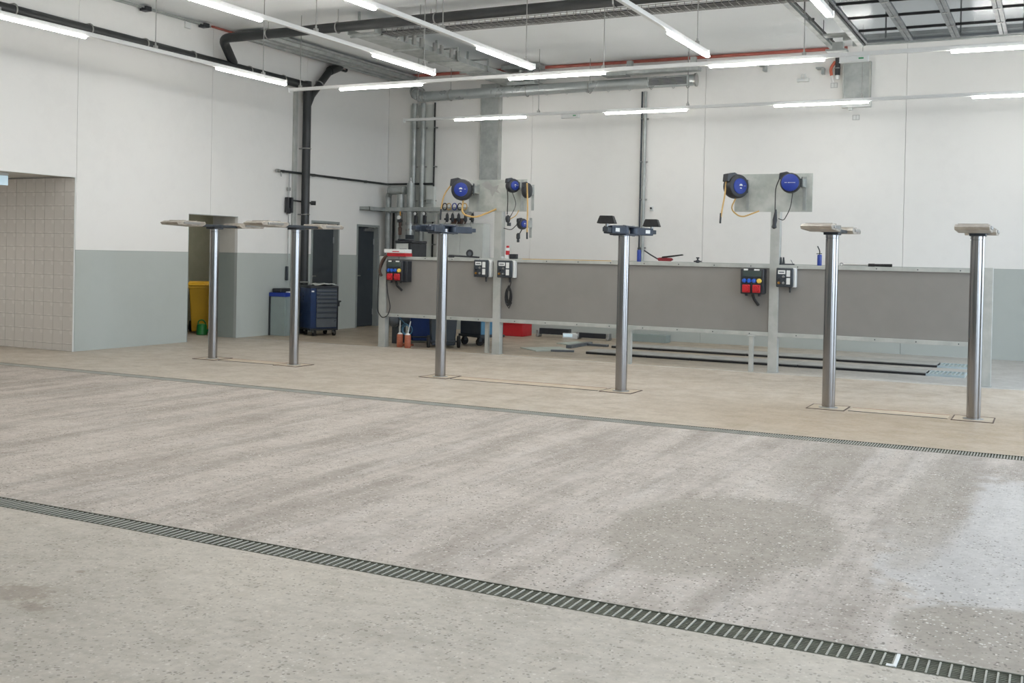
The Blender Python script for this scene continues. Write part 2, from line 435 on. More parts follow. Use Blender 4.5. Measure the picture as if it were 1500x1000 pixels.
# back wall
wb = structure(MB().box(XL-0.3, YB+0.06, -0.2, XR+0.3, YB+0.3, ZC+0.3).build('wall_back', 'joint_grey', loc=(XL, YB, 0)))
wall_panels('x', YB, 1, [XL, -9.30, -5.80, -2.33, 1.15, XR+0.1], 0, ZC, 'wall', wb)
# left wall with wash bay opening, passage and two door openings
AY = (5.6, 10.945); PY = (13.2, 14.365); DA = (16.40, 17.28); DB = (17.87, 18.665)
holesL = [(AY[0], AY[1], 0, 2.51), (PY[0], PY[1], 0, 2.085), (DA[0], DA[1], 0, 2.11), (DB[0], DB[1], 0, 2.09)]
def holed_slab(mb, x0, x1, y0, y1, z1, holes):
    y = y0
    for a, b, h0, h1 in sorted(holes):
        mb.box(x0, y, -0.1, x1, a, z1); mb.box(x0, a, h1, x1, b, z1); y = b
    mb.box(x0, y, -0.1, x1, y1, z1)
lw = MB(); holed_slab(lw, XL-0.24, XL-0.06, YF, YB+0.1, ZC+0.3, holesL)
wl = structure(lw.build('wall_left', 'reveal', loc=(XL, 8, 0)))
wall_panels('y', XL, -1, [YF, 3.4, 7.2, 10.956, 13.69, 16.2, YB], 0, ZC, 'wall', wl, holesL)
# front wall (behind the camera) and right wall with three door openings
wf = structure(MB().box(XL-0.3, YF-0.25, -0.2, XR+0.3, YF, ZC+0.3).build('wall_front', 'wall'))
rw = MB(); y = YF-0.25
for a, b in DOORS: rw.box(XR, y, -0.2, XR+0.25, a, ZC+0.3); rw.box(XR, a, DZ, XR+0.25, b, ZC+0.3); y = b
rw.box(XR, y, -0.2, XR+0.25, YB+0.3, ZC+0.3)
wr = structure(rw.build('wall_right', 'wall'))
ce = structure(MB().box(XL-0.3, YF-0.3, ZC, XR+0.3, YB+0.3, ZC+0.25).build('ceiling', 'ceiling_white'))
structure(MB().box(XR+0.25, -40, -0.25, 60, 60, -0.03).build('floor', 'asphalt'))['label'] = 'paved yard outside the open doors'
for a, b in DOORS:
    ld = bpy.data.lights.new('daylight_portal', 'AREA'); ld.shape = 'RECTANGLE'; ld.size = DZ; ld.size_y = b-a; ld.energy = 1
    ld.cycles.is_portal = True
    lo = bpy.data.objects.new('daylight_portal', ld); COL.objects.link(lo); lo.location = (XR+0.2, (a+b)/2, DZ/2); lo.rotation_euler = (0, -PI/2*-1, 0)

# wash bay behind the left opening: tiled wall, its own ceiling and walls
BX = -16.6
bay = structure(MB().box(BX, AY[1]-0.008, -0.1, XL-0.07, AY[1]+0.1, 2.51).box(XL-0.07, AY[1]-0.008, -0.1, XL-0.004, AY[1]-0.0005, 2.509).build('wall_recess', 'grout', loc=(XL, AY[1], 0)))
tile = None; tw = 0.203; th_ = 0.2
for r in range(13):
    z1 = 2.50-r*th_; z0 = max(z1-th_, 0.0)
    for c in range(10):
        x1 = XL-0.005-c*tw; x0 = x1-tw
        if r in (0, 12) or tile is None:
            o = MB().box(-tw/2+0.0025, -0.012, 0.0025, tw/2-0.0025, 0.0, z1-z0-0.0025).build('wall_tile', 'tile', bay, local=True)
            if r == 1: tile = o
        else: o = tile.copy(); COL.objects.link(o)
        o.location = ((x0+x1)/2-bay.location.x, 0.0+random.uniform(-.0006, .0006), z0)
MB().box(BX, AY[1]-0.012, 0, XL-0.005-10*tw, AY[1]+0.014, 2.5).build('plain_tiling', 'tile', bay)
structure(MB().box(BX-0.1, AY[0]-0.5, -0.1, BX, AY[1]+0.1, 2.7).build('wall_bay', 'tile'))
structure(MB().box(BX-0.1, AY[0]-0.6, -0.1, XL-0.24, AY[0]-0.5, 2.7).build('wall_bay', 'tile'))
structure(MB().box(BX-0.1, AY[0]-0.6, 2.52, XL-0.24, AY[1]+0.1, 2.7).build('ceiling_bay', 'reveal'))
# thin white corner trims
for y, z in ((AY[1], 2.51),): structure(MB().box(XL-0.01, y-0.014, 0, XL+0.004, y+0.004, z).box(XL-0.01, AY[0], z-0.006, XL+0.004, y+0.006, z+0.006).build('trim_1', 'label_white'))
structure(MB().box(XL-0.01, PY[0]-0.006, 0, XL+0.004, PY[0]+0.004, 2.085).box(XL-0.01, PY[0], 2.08, XL+0.004, PY[1], 2.09).build('trim_2', 'door_frame'))
# passage
PD = 0.56
structure(MB().box(XL-PD, PY[1], -0.1, XL-0.24, PY[1]+0.15, 2.2).box(XL-0.3, PY[1]+0.15, -0.1, XL-0.26, YB+0.1, 2.6).build('wall_passage', 'reveal'))  # long second box: unseen slab added behind the doors to block leaking light
structure(MB().box(XL-2.1, 11.1, -0.1, XL-2.0, 17.5, 2.5).build('wall_passage', 'passage_wall'))
structure(MB().box(XL-2.0, 11.1, -0.1, XL-0.24, 11.2, 2.5).build('wall_passage', 'passage_wall'))
structure(MB().box(XL-2.0, 17.4, -0.1, XL-0.3, 17.5, 2.5).build('wall_passage', 'passage_wall'))
structure(MB().box(XL-2.1, 11.1, 2.3, XL-0.24, 17.5, 2.5).build('ceiling_passage', 'passage_wall'))
def room_lamp(x, y, z, lab, ml):
    t = thing('unseen_lamp', lab, 'ceiling light', (x, y, z-0.05))
    MB().box(x-0.08, y-0.6, z-0.03, x+0.08, y+0.6, z).build('base', 'white_metal', t, bevel=0.004)
    MB().box(x-0.065, y-0.58, z-0.06, x+0.065, y+0.58, z-0.03).build('diffuser', ml, t, bevel=0.01)
room_lamp(XL-0.9, 15.1, 2.3, 'unseen lamp added to brighten the inside of the passage', 'lamp_added')  # no visible source here, added to brighten the passage interior
room_lamp(XL-1.9, 8.6, 2.52, 'small ceiling lamp inside the tiled wash bay', 'lamp_small')

# steel doors
def door(n, ys_, zt, parent=None):
    y0, y1 = ys_; x = XL-0.10
    d = MB().box(x-0.05, y0+0.045, 0.012, x, y1-0.045, zt-0.045).build('door_%d' % n, 'door_dark', bevel=0.003); structure(d)
    d['label'] = 'dark grey steel door beside the tool trolley' if n == 1 else 'dark grey steel door next to the back corner'
    fr = MB()
    for a, b in ((y0, y0+0.045), (y1-0.045, y1)): fr.box(XL-0.2, a, 0, XL+0.012, b, zt)
    fr.box(XL-0.2, y0+0.045, zt-0.045, XL+0.012, y1-0.045, zt)
    fr.build('door_frame', 'door_frame', d, bevel=0.003)
    h = MB().box(x, y0+0.085, 0.93, x+0.008, y0+0.12, 1.12)
    h.tube([(x, y0+0.1, 1.05), (x+0.055, y0+0.1, 1.05), (x+0.055, y0+0.22, 1.05)], 0.011, bend=0.02)
    h.build('door_handle', 'steel_plain', d)
    for z in (0.3, 1.75): MB().cyl((x+0.004, y1-0.05, z-0.06), (x+0.004, y1-0.05, z+0.06), 0.011).build('hinge', 'steel_plain', d)
    MB().box(x, y1-0.42, zt-0.13, x+0.05, y1-0.1, zt-0.07).tube([(x+0.04, y1-0.3, zt-0.065), (x+0.1, y1-0.2, zt-0.055), (x+0.05, y1-0.07, zt-0.05)], 0.008).build('door_closer', 'steel_plain', d, bevel=0.004)
door(1, DA, 2.11); door(2, DB, 2.09)

# ================================================================ LIGHT LINES
ZL = 4.03
def lightline(name, label, axis, pos, a, b, lamps, hangers, group):
    mid = (a+b)/2
    t = thing(name, label, 'ceiling light', (mid, pos, ZL) if axis == 'x' else (pos, mid, ZL), 0, group)
    def bx(mb, s0, s1, h0, h1, z0, z1):
        if axis == 'x': mb.box(s0, pos+h0, z0, s1, pos+h1, z1)
        else: mb.box(pos+h0, s0, z0, pos+h1, s1, z1)
        return mb
    r = MB(); bx(r, a, b, -0.025, 0.025, ZL+0.012, ZL+0.062); r.build('rail', 'white_metal', t, bevel=0.004)
    for s in lamps:
        e = s+1.46
        h = MB(); bx(h, s-0.03, e+0.03, -0.024, 0.024, ZL+0.006, ZL+0.02); h = h.build('lamp_housing', 'white_metal', t, bevel=0.004)
        P0, P1 = Vector((s, pos, ZL-0.004)), Vector((e, pos, ZL-0.004)); az = P1-P0; side = Vector((0, 1, 0))
        if axis == 'y': P0, P1 = Vector((pos, s, ZL-0.004)), Vector((pos, e, ZL-0.004)); az = P1-P0; side = Vector((-1, 0, 0))
        poly = [(0.031*math.cos(q), -0.004-0.016*math.sin(q)) for q in [-0.5+(PI+1.0)*k/12 for k in range(13)]]
        MB().prism(poly, P0, side, Vector((0, 0, 1)), az).build('diffuser', 'lamp', h, ang=50)
    for s in (a, b):
        c = MB(); bx(c, s-0.012, s+0.012, -0.036, 0.036, ZL-0.006, ZL+0.066); c.build('end_cap', 'white_metal', t, bevel=0.004)
    for s in hangers:
        p = Vector((s, pos, 0)) if axis == 'x' else Vector((pos, s, 0))
        w_ = MB().cyl((p.x, p.y, ZL+0.1), (p.x, p.y, ZC), 0.006, n=6).build('suspension_wire', 'steel_plain', t)
        MB().box(p.x-0.022, p.y-0.022, ZL+0.06, p.x+0.022, p.y+0.022, ZL+0.1).cyl((p.x, p.y, ZL+0.1), (p.x, p.y, ZL+0.13), 0.012, n=8).build('clip', 'steel_plain', w_)
    return t
GL = 'suspended light lines'
YA, YR2 = 13.58, 17.36
lamA = [-10.0+0.03+2.93*k for k in range(4)]
la = lightline('light_line', 'front light line running left to right above the middle lift columns', 'x', YA, -10.95, XR-0.3, lamA+[1.72-0.35], [-10.75, -5.6, -2.9], GL)
lb = lightline('light_line', 'rear light line hanging close to the back wall', 'x', YR2, -11.25, XR-0.3, [-10.12, -7.1, -4.16, -1.2], [-10.95, -8.4, -5.62, -2.8, 0.2], GL)
rl = [(-10.5, 12.9, 'long light line along the left wall above the wash bay opening', [11.44], [10.3, 12.4]),
      (-7.86, 12.85, 'light line second from the left wall, ending over the middle', [11.4], [10.2, 12.6]),
      (-6.37, 12.97, 'light line third from the left wall, crossing over the black pipe', [11.45], [10.6, 12.75]),
      (-3.93, 12.85, 'light line fourth from the left wall, above the middle columns', [11.42], [12.45]),
      (-2.15, 11.3, 'short light line ending just left of the overhead door', [9.72], [11.05])]
for x, ye, lb_, l0, hg in rl:
    ls = list(l0); y = l0[0]-3.72
    if x == -10.5: ls = [11.44, 7.72, 4.0]
    elif x == -2.15: ls = [9.72, 6.0, 2.3]
    else: ls = [l0[0], 7.76, 4.04]
    lightline('light_line', lb_, 'y', x, YF+0.4, ye, ls, hg+[8.0, 5.0, 2.0], GL)
# emergency unit on the lines
for (u, v, yy, lab) in ((1251, 85, YA, 'white emergency unit with a green mark under the front light line'), (830, 167, YR2, 'small white emergency unit with a green mark under the rear light line')):
    p = at(u, v, Z=ZL-0.01); t = thing('emergency_unit', lab, 'emergency light', (p.x, yy, ZL-0.05))
    L = 0.17
    MB().box(p.x-L, yy-0.03, ZL-0.055, p.x+L, yy+0.03, ZL+0.010).build('body', 'white_metal', t, bevel=0.005)
    MB().box(p.x+L*0.35, yy-0.034, ZL-0.03, p.x+L*0.7, yy-0.03, ZL-0.012).build('green_mark', 'label_green', t)
    MB().box(p.x-L*1.02, yy-0.032, ZL-0.062, p.x+L*1.02, yy+0.032, ZL-0.056).build('lens', 'label_white', t)

# ================================================================ CEILING SERVICES
def clamp_ring(c, axis, R, parent, rod=True):
    o = MB().torus(c, axis, R+0.006, 0.011, 20, 6).build('pipe_clamp', 'steel_plain', parent)
    if rod: MB().cyl((c[0], c[1], c[2]+R), (c[0], c[1], ZC), 0.006, n=6).build('hanger_rod', 'steel_plain', o)
ZP = 4.95; YPp = 13.45
t = thing('black_ceiling_pipe', 'thick black pipe under the ceiling bending down to the left wall', 'pipe', (-7, YPp, ZP))
ly = at(345, 98, X=-12.5)
MB().tube([(XR-0.5, YPp, ZP+0.02), (-12.25, YPp, ZP), (-12.5, 14.0, 4.66)], 0.075, 20, bend=0.16).build('pipe_run', 'black_pipe', t)
for x in (-11.3, -9.95, -8.2, -5.4, -3.2): clamp_ring((x, YPp, ZP), (1, 0, 0), 0.075, t)
t = thing('wall_drain_pipe', 'black pipe sloping along the left wall just under the light line', 'pipe', (-12.5, 10, 4.6))
MB().tube([(-12.5, YF+0.4, 4.74), (-12.5, 15.98, 4.575)], 0.075, 20).build('pipe_run', 'black_pipe', t)
for y in (2.5, 6.0, 8.2, 9.75, 11.0, 12.05, 13.05, 14.4, 15.3):
    z = 4.66-(y-8)*0.011
    o = MB().torus((-12.5, y, z), (0, 1, 0), 0.081, 0.011, 20, 6).build('pipe_clamp', 'steel_plain', t)
    MB().box(XL, y-0.015, z+0.07, -12.5, y+0.015, z+0.085).build('bracket', 'steel_plain', o)
t = thing('standpipe', 'tall vertical black pipe on the left wall beside the steel doors', 'pipe', (-12.5, 16.0, 0))
MB().tube([(-12.5, 16.0, 0.0), (-12.5, 16.0, 4.66)], 0.076, 20).build('pipe_run', 'black_pipe', t)
MB().tube([(-12.5, 16.0, 4.2), (-12.5, 16.12, 4.42), (-12.5, 16.72, 5.02)], 0.07, 20).cyl((-12.5, 16.66, 4.96), (-12.5, 16.98, 5.1), 0.085).build('branch', 'black_pipe', t)
for z in (3.42, 2.2, 0.95): MB().torus((-12.5, 16.0, z), (0, 0, 1), 0.082, 0.012, 20, 6).box(XL, 15.98, z-0.012, -12.56, 16.02, z+0.012).build('pipe_clamp', 'steel_plain', t)
MB().torus((-12.5, 16.36, 4.66), (0, 0.7, 0.7), 0.08, 0.01, 20, 6).build('pipe_clamp', 'steel_plain', t)
tag(MB().box(XL, 15.79, 0.0, -12.61, 15.88, 4.5).build('wall_duct', 'frame_steel', bevel=0.004), 'narrow grey vertical cable duct just left of the black standpipe', 'cable duct')

# steel wire tray beside the black ceiling pipe
t = thing('wire_cable_tray', 'long wire mesh cable tray beside the black ceiling pipe', 'cable tray', (-6, 13.75, 4.9))
wm = MB(); yy0, yy1 = 13.66, 13.96
for k in range(7): wm.cyl((-9.3, yy0+k*0.05, 4.86), (XR-0.5, yy0+k*0.05, 4.86), 0.005, n=5)
for yq in (yy0, yy1):
    for z in (4.89, 4.92): wm.cyl((-9.3, yq, z), (XR-0.5, yq, z), 0.005, n=5)
x = -9.3
while x < XR-0.5: wm.tube([(x, yy0, 4.925), (x, yy0, 4.86), (x, yy1, 4.86), (x, yy1, 4.925)], 0.0055, 5); x += 0.1
wm.build('wire_mesh', 'steel_plain', t)['kind'] = 'stuff'
MB().box(-9.3, yy0+0.03, 4.87, XR-0.6, yy1-0.05, 4.885).build('cable_bundle', 'cable_black', t)
for x in (-8.6, -6.2, -3.9, -1.6): MB().cyl((x, yy0, 4.86), (x, yy0, ZC), 0.006, n=6).cyl((x, yy1, 4.86), (x, yy1, ZC), 0.006, n=6).build('hanger_rod', 'steel_plain', t)

# perforated sheet tray running towards the back wall
t = thing('sheet_cable_tray', 'grey sheet metal cable tray on ceiling brackets running to the back wall', 'cable tray', (-9.6, 15.5, 4.85))
xa, xb = -9.86, -9.36
MB().box(xa, 13.58, 4.86, xb, YB-0.1, 4.872).build('tray_floor', 'galvanised', t)
MB().box(xa, 13.58, 4.872, xa+0.012, YB-0.1, 4.95).build('tray_side', 'galvanised', t)
MB().box(xb-0.012, 13.58, 4.872, xb, YB-0.1, 4.95).build('tray_side', 'galvanised', t)
for y in (13.7, 14.9, 16.0, 17.1): MB().box(xa-0.04, y, 4.835, xb+0.05, y+0.03, 4.86).box(xb+0.03, y, 4.835, xb+0.05, y+0.03, 5.05).box(xa+0.1, y, 5.05, xb+0.05, y+0.03, 5.075).box(xa+0.1, y, 5.05, xa+0.13, y+0.03, ZC).build('bracket', 'galvanised', t)
for y in (14.15, 14.38, 14.62, 14.84, 15.25, 15.48, 15.8, 16.0): MB().box(xb+0.005, y, 4.87, xb+0.045, y+0.07, 5.02).build('cable_clip', 'steel_plain', t, bevel=0.004)
# big T bracket at its end
p = at(688, 108, Z=4.8)
tag(MB().box(-9.75, 18.45, 5.12, -8.95, 18.75, 5.2).box(-9.42, 18.55, 4.86, -9.36, 18.65, 5.12).box(-9.22, 18.55, 4.86, -9.16, 18.65, 5.12).box(-9.6, 18.4, 4.8, -9.0, YB, 4.86).build('steel_bracket', 'galvanised', bevel=0.004), 'grey steel bracket joining the sheet tray to the back wall', 'bracket')
# ribbed sheet profile along the left wall
prof = [(0, 0)]; x = 0
for k in range(3): prof += [(x+0.05, 0), (x+0.07, -0.05), (x+0.17, -0.05), (x+0.19, 0)]; x += 0.19
prof += [(x+0.06, 0), (x+0.06, 0.04), (0, 0.04)]
t = thing('ribbed_ceiling_profile', 'ribbed grey sheet profile under the ceiling along the left wall', 'ceiling profile', (-12.2, 15, 5.1))
MB().prism(prof[::1], (-12.56, YB-0.02, ZC-0.09), (1, 0, 0), (0, 0, 1), (0, -4.9, 0)).build('sheet', 'galvanised', t)
MB().box(-12.5, 14.2, ZC-0.05, -12.1, 14.24, ZC).box(-12.5, 17.6, ZC-0.05, -12.1, 17.64, ZC).build('fixing', 'galvanised', t)
# red lines along the wall tops
tag(MB().tube([(-12.1, YB-0.07, ZC-0.035), (-3.3, YB-0.07, ZC-0.045)], 0.03, 8).build('red_conduit', 'red_pipe'), 'red conduit along the top of the back wall', 'conduit')
tag(MB().tube([(XL+0.05, 13.6, ZC-0.03), (XL+0.05, 15.5, ZC-0.05), (XL+0.05, 17.0, ZC-0.07), (XL+0.05, YB-0.3, ZC-0.08)], 0.02, 8).build('red_conduit', 'red_pipe'), 'red conduit along the top of the left wall', 'conduit')
t = thing('steel_cable_line', 'thin grey conduit with black fittings along the top of the left wall', 'conduit', (XL+0.1, 12, 5.1))
MB().tube([(XL+0.06, 9, ZC-0.05), (XL+0.06, 13.55, ZC-0.05)], 0.016, 8).tube([(XL+0.13, 9, ZC-0.05), (XL+0.13, 13.3, ZC-0.05)], 0.012, 8).build('conduit_run', 'galvanised', t)
for y in (12.05, 13.3): MB().box(XL+0.03, y, ZC-0.1, XL+0.17, y+0.12, ZC-0.03).build('fitting', 'black_plastic', t, bevel=0.01)
tag(MB().box(XL, 13.02, ZC-0.16, XL+0.04, 13.14, ZC-0.06).build('junction_box', 'label_white', bevel=0.004), 'small white junction box high on the left wall', 'junction box')
# small black overflow bend near the standpipe
q = at(508, 95, X=-12.6)
tag(MB().tube([(-12.6, q.y, ZC-0.03), (-12.6, q.y, q.z-0.13), (-12.6, q.y-0.28, q.z-0.13)], 0.022, 8, bend=0.04).build('bent_pipe', 'black_pipe'), 'short thin black pipe bend high on the left wall', 'pipe')

# spiral duct along the back wall
dz = 4.69; dy = 18.5; dr = 0.10
t = thing('spiral_duct', 'round galvanised air duct running along the top of the back wall', 'air duct', (-9, dy, dz))
x0 = -11.45; x1 = -5.85
MB().cyl((x0, dy, dz), (x1, dy, dz+0.03), dr, n=28).build('duct_pipe', 'duct_steel', t)
for x in [x0+0.14+0.42*k for k in range(13)]: MB().torus((x, dy, dz+0.002), (1, 0, 0), dr+0.001, 0.0045, 24, 5).build('seam', 'duct_steel', t)
el = MB()
el.tube([(x0+0.02, dy, dz), (x0-0.12, dy, dz), (x0-0.25, dy+0.02, dz+0.04), (x0-0.38, dy+0.12, dz+0.13), (x0-0.42, YB-0.02, dz+0.16)], dr+0.004, 24).build('elbow', 'duct_steel', t)
for c, ax in (((x0-0.06, dy, dz), (1, 0, 0)), ((x0-0.19, dy+0.005, dz+0.02), (1, 0, -0.3)), ((x0-0.31, dy+0.06, dz+0.08), (0.8, -0.5, -0.5))): MB().torus(c, ax, dr+0.006, 0.008, 24, 6).build('elbow_seam', 'steel_plain', t)
gr = MB(); gr.box(-6.72, dy-dr-0.03, dz-0.07, -5.95, dy-dr+0.005, dz+0.1)
gr.build('grille_frame', 'duct_steel', t, bevel=0.004)
MB().box(-6.69, dy-dr-0.033, dz-0.055, -5.98, dy-dr-0.029, dz+0.085).build('grille_back', 'dark_steel', t)
for k in range(6): MB().box(-6.69, dy-dr-0.04, dz-0.052+k*0.025, -5.98, dy-dr-0.03, dz-0.044+k*0.025).build('grille_slat', 'steel_plain', t)
MB().cyl((-5.86, dy, dz+0.03), (-5.83, dy, dz+0.03), dr+0.02, n=28).build('end_cap', 'steel_plain', t)
for x in (-10.9, -9.2, -7.9, -6.0): MB().torus((x, dy, dz), (1, 0, 0), dr+0.008, 0.009, 24, 5).cyl((x, dy, dz+dr), (x, dy, ZC), 0.006, n=6).build('hanger', 'steel_plain', t)
tag(MB().box(-7.6, 18.3, 4.86, -5.75, 18.5, 4.93).box(-7.1, 18.3, 4.93, -7.0, 18.4, 5.1).box(-5.9, 18.3, 4.93, -5.8, 18.4, 5.1).box(-7.55, 18.28, 4.84, -7.1, 18.52, 4.98).build('duct_support_rail', 'galvanised', bevel=0.004), 'grey support rail above the right end of the round duct', 'bracket')

# boxed steel risers on the back wall
def riser(u0, u1, zb, lab, cap):
    xa_, xb_ = u0, u1
    t = thing('steel_riser', lab, 'wall duct', ((xa_+xb_)/2, YB, zb))
    MB().box(xa_+0.02, YB-0.11, zb, xb_-0.02, YB, ZC-0.3).build('cover', 'galvanised', t, bevel=0.003)
    for x in (xa_, xb_-0.02): MB().box(x, YB-0.125, zb, x+0.02, YB, ZC-0.3).build('flange', 'frame_steel', t)
    if cap: MB().box(xa_-0.01, YB-0.13, zb-0.10, xb_+0.01, YB, zb).box(xa_+0.1, YB-0.1, zb-0.14, xa_+0.16, YB, zb-0.10).build('bottom_cap', 'label_white', t, bevel=0.004)
riser(-10.40, -9.97, 2.62, 'tall flat galvanised riser on the back wall behind the left reel board', False)
riser(-3.36, -2.90, 4.26, 'short flat grey riser high on the back wall under the overhead door', True)
# vertical pipes in the corner and conduits
for a, b, z0, nm, mt_, lab, cat in ((-11.98, 0.055, 1.0, 'wall_pipe', 'galvanised', 'left one of the two grey vertical pipes near the back corner', 'pipe'), (-11.77, 0.055, 1.0, 'wall_pipe', 'galvanised', 'right one of the two grey vertical pipes near the back corner', 'pipe'),
        (-11.49, 0.018, 1.0, 'thin_conduit', 'cable_black', 'thin black vertical conduit right of the grey corner pipes', 'conduit'), (-6.93, 0.028, 1.3, 'thin_conduit', 'galvanised', 'grey conduit running down the middle of the back wall', 'conduit'), (-6.995, 0.016, 1.4, 'thin_conduit', 'dark_steel', 'dark conduit beside the grey one on the middle of the back wall', 'conduit')):
    t = thing(nm, lab, cat, (a, YB-0.07, z0))
    MB().cyl((a, YB-0.07, z0), (a, YB-0.07, 4.62), b, n=16).build('pipe_run', mt_, t)
    for z in (1.7, 2.6, 3.3, 4.1): MB().box(a-b-0.02, YB-0.03, z, a+b+0.02, YB, z+0.03).torus((a, YB-0.07, z+0.015), (0, 0, 1), b+0.004, 0.006, 16, 5).build('pipe_clamp', 'steel_plain', t)
tag(MB().box(-12.12, YB-0.012, 0, -11.55, YB, 4.6).build('backing_panel', 'wall_cabinet'), 'pale backing board behind the grey vertical corner pipes', 'panel')
p = at(955, 305, Y=YB)
t = thing('wall_switch', 'small wall switch with a black knob beside the middle conduit', 'switch', (p.x, YB, p.z-0.05))
MB().box(p.x-0.03, YB-0.04, p.z-0.05, p.x+0.03, YB, p.z+0.05).build('plate', 'label_white', t, bevel=0.004); MB().cyl((p.x, YB-0.07, p.z), (p.x, YB-0.04, p.z), 0.018).build('knob', 'black_plastic', t)
for u, v, lab in ((1222, 125, 'small outlined socket plate on the back wall left of the short riser'), (1254, 172, 'small outlined socket plate just below the short riser')):
    p = at(u, v, Y=YB); t = thing('socket_plate', lab, 'socket', (p.x, YB, p.z-0.05))
    MB().box(p.x-0.06, YB-0.008, p.z-0.045, p.x+0.06, YB, p.z+0.045).build('frame', 'joint_grey', t); MB().box(p.x-0.045, YB-0.012, p.z-0.033, p.x-0.004, YB-0.008, p.z+0.033).box(p.x+0.008, YB-0.012, p.z-0.033, p.x+0.045, YB-0.008, p.z+0.033).build('insert', 'label_white', t)
p = at(1177, 116, Y=YB)
tag(MB().box(p.x-0.1, YB-0.08, p.z-0.05, p.x+0.1, YB, p.z).tube([(p.x-0.03, YB-0.04, p.z), (p.x-0.02, YB-0.04, p.z+0.08), (p.x+0.03, YB-0.04, p.z+0.08), (p.x+0.04, YB-0.04, p.z)], 0.012, 6).build('wall_sensor', 'label_white', bevel=0.008), 'small white sensor box high on the back wall', 'sensor')
t = thing('capped_pipe_ends', 'black and orange pipe stubs with white sleeves beside the short riser', 'pipe', (-3.5, YB-0.1, 4.2))
p = at(1227, 100, Y=YB-0.1); z = p.z
MB().tube([(p.x, YB-0.1, ZC-0.1), (p.x, YB-0.1, z-0.12)], 0.042, 14).build('black_pipe', 'black_pipe', t); MB().cyl((p.x, YB-0.1, z-0.12), (p.x, YB-0.1, z-0.19), 0.035).build('white_sleeve', 'label_white', t)
MB().torus((p.x, YB-0.1, z), (0, 0, 1), 0.046, 0.009, 16, 6).build('pipe_clamp', 'steel_plain', t)
MB().tube([(p.x-0.04, YB-0.1, z+0.12), (p.x-0.12, YB-0.1, z+0.0), (p.x-0.1, YB-0.1, z-0.12)], 0.026, 10, bend=0.05).build('orange_pipe', 'orange_pipe', t); MB().cyl((p.x-0.1, YB-0.1, z-0.12), (p.x-0.07, YB-0.08, z-0.24), 0.022).build('white_sleeve', 'label_white', t)
for u, v, lab in ((1120, 101, 'small white bracket high on the back wall, left one'), (1205, 105, 'small white bracket high on the back wall beside the pipe stubs')):
    p = at(u, v, Y=YB)
    tag(MB().box(p.x-0.08, YB-0.2, p.z+0.03, p.x+0.05, YB, p.z+0.05).box(p.x, YB-0.14, p.z-0.06, p.x+0.05, YB, p.z+0.03).build('wall_bracket', 'galvanised', bevel=0.004), lab, 'bracket')

# ---- overhead sectional door, open under the ceiling
t = thing('overhead_door', 'open glazed sectional door lying flat under the ceiling', 'overhead door', (-0.2, 14.05, 4.7))
zd = 4.70; dY0, dY1 = DOORS[2][0]-0.1, DOORS[2][1]+0.05
sx = [-2.58, -1.955, -1.34, -0.735, -0.13, 0.475, 1.08]
for i, (xa_, xb_) in enumerate(zip(sx, sx[1:])):
    fr = MB(); g = 0.003
    fr.box(xa_+g, dY0, zd-0.02, xa_+0.055, dY1, zd+0.02).box(xb_-0.055, dY0, zd-0.02, xb_-g, dY1, zd+0.02)
    fr.box(xa_+0.055, dY0, zd-0.02, xb_-0.055, dY0+0.06, zd+0.02).box(xa_+0.055, dY1-0.06, zd-0.02, xb_-0.055, dY1, zd+0.02)
    f_ = fr.build('door_section', 'door_profile', t, bevel=0.003)
    n = 5
    for k in range(1, n):
        y = dY0+(dY1-dY0)*k/n; MB().box(xa_+0.055, y-0.012, zd-0.018, xb_-0.055, y+0.012, zd+0.018).build('glazing_bar', 'seal_black', f_)
    for k in range(n):
        y0 = dY0+(dY1-dY0)*k/n+(0.06 if k == 0 else 0.012); y1 = dY0+(dY1-dY0)*(k+1)/n-(0.06 if k == n-1 else 0.012)
        MB().box(xa_+0.055, y0, zd-0.004, xb_-0.055, y1, zd+0.004).build('pane', 'acrylic', f_)
    for k in range(1, n):
        y = dY0+(dY1-dY0)*k/n; MB().box(xa_-0.035, y-0.02, zd-0.028, xa_+0.035, y+0.02, zd-0.02).build('hinge', 'steel_plain', f_)
MB().box(sx[0]-0.09, dY0-0.05, zd-0.05, sx[0]-0.005, dY1+0.05, zd+0.04).build('leading_rail', 'galvanised', t, bevel=0.006)
MB().box(sx[0]-0.005, dY0, zd-0.045, sx[0]+0.02, dY1, zd+0.03).build('rubber_seal', 'seal_black', t)
for y in (dY0-0.09, dY1+0.03):
    MB().box(-2.75, y, zd-0.02, XR-0.35, y+0.012, zd+0.05).box(-2.75, y, zd+0.05, XR-0.35, y+0.06, zd+0.06).box(-2.75, y, zd-0.03, XR-0.35, y+0.06, zd-0.02).build('track', 'galvanised', t)
    MB().box(-2.9, y+0.07, zd+0.08, XR-0.1, y+0.13, zd+0.14).build('track_profile', 'galvanised', t)
    for x in (-2.3, -1.3, -0.5, 0.6): MB().box(x, y+0.0, zd+0.0, x+0.02, y+0.03, ZC).build('track_hanger', 'dark_steel', t)
    MB().cyl((XR-0.12, y+0.03, zd+0.0), (XR-0.12, y+0.03, 0.02), 0.03, n=8).build('upright_track', 'galvanised', t)
p = at(1245, 68, Z=4.85)
MB().box(-3.15, 16.2, 4.63, -2.85, 16.4, 4.66).box(-3.05, 16.2, 4.66, -2.9, 16.35, 4.76).box(-3.15, 16.0, 4.82, -2.7, 16.2, 4.85).build('end_bracket', 'galvanised', t, bevel=0.004)
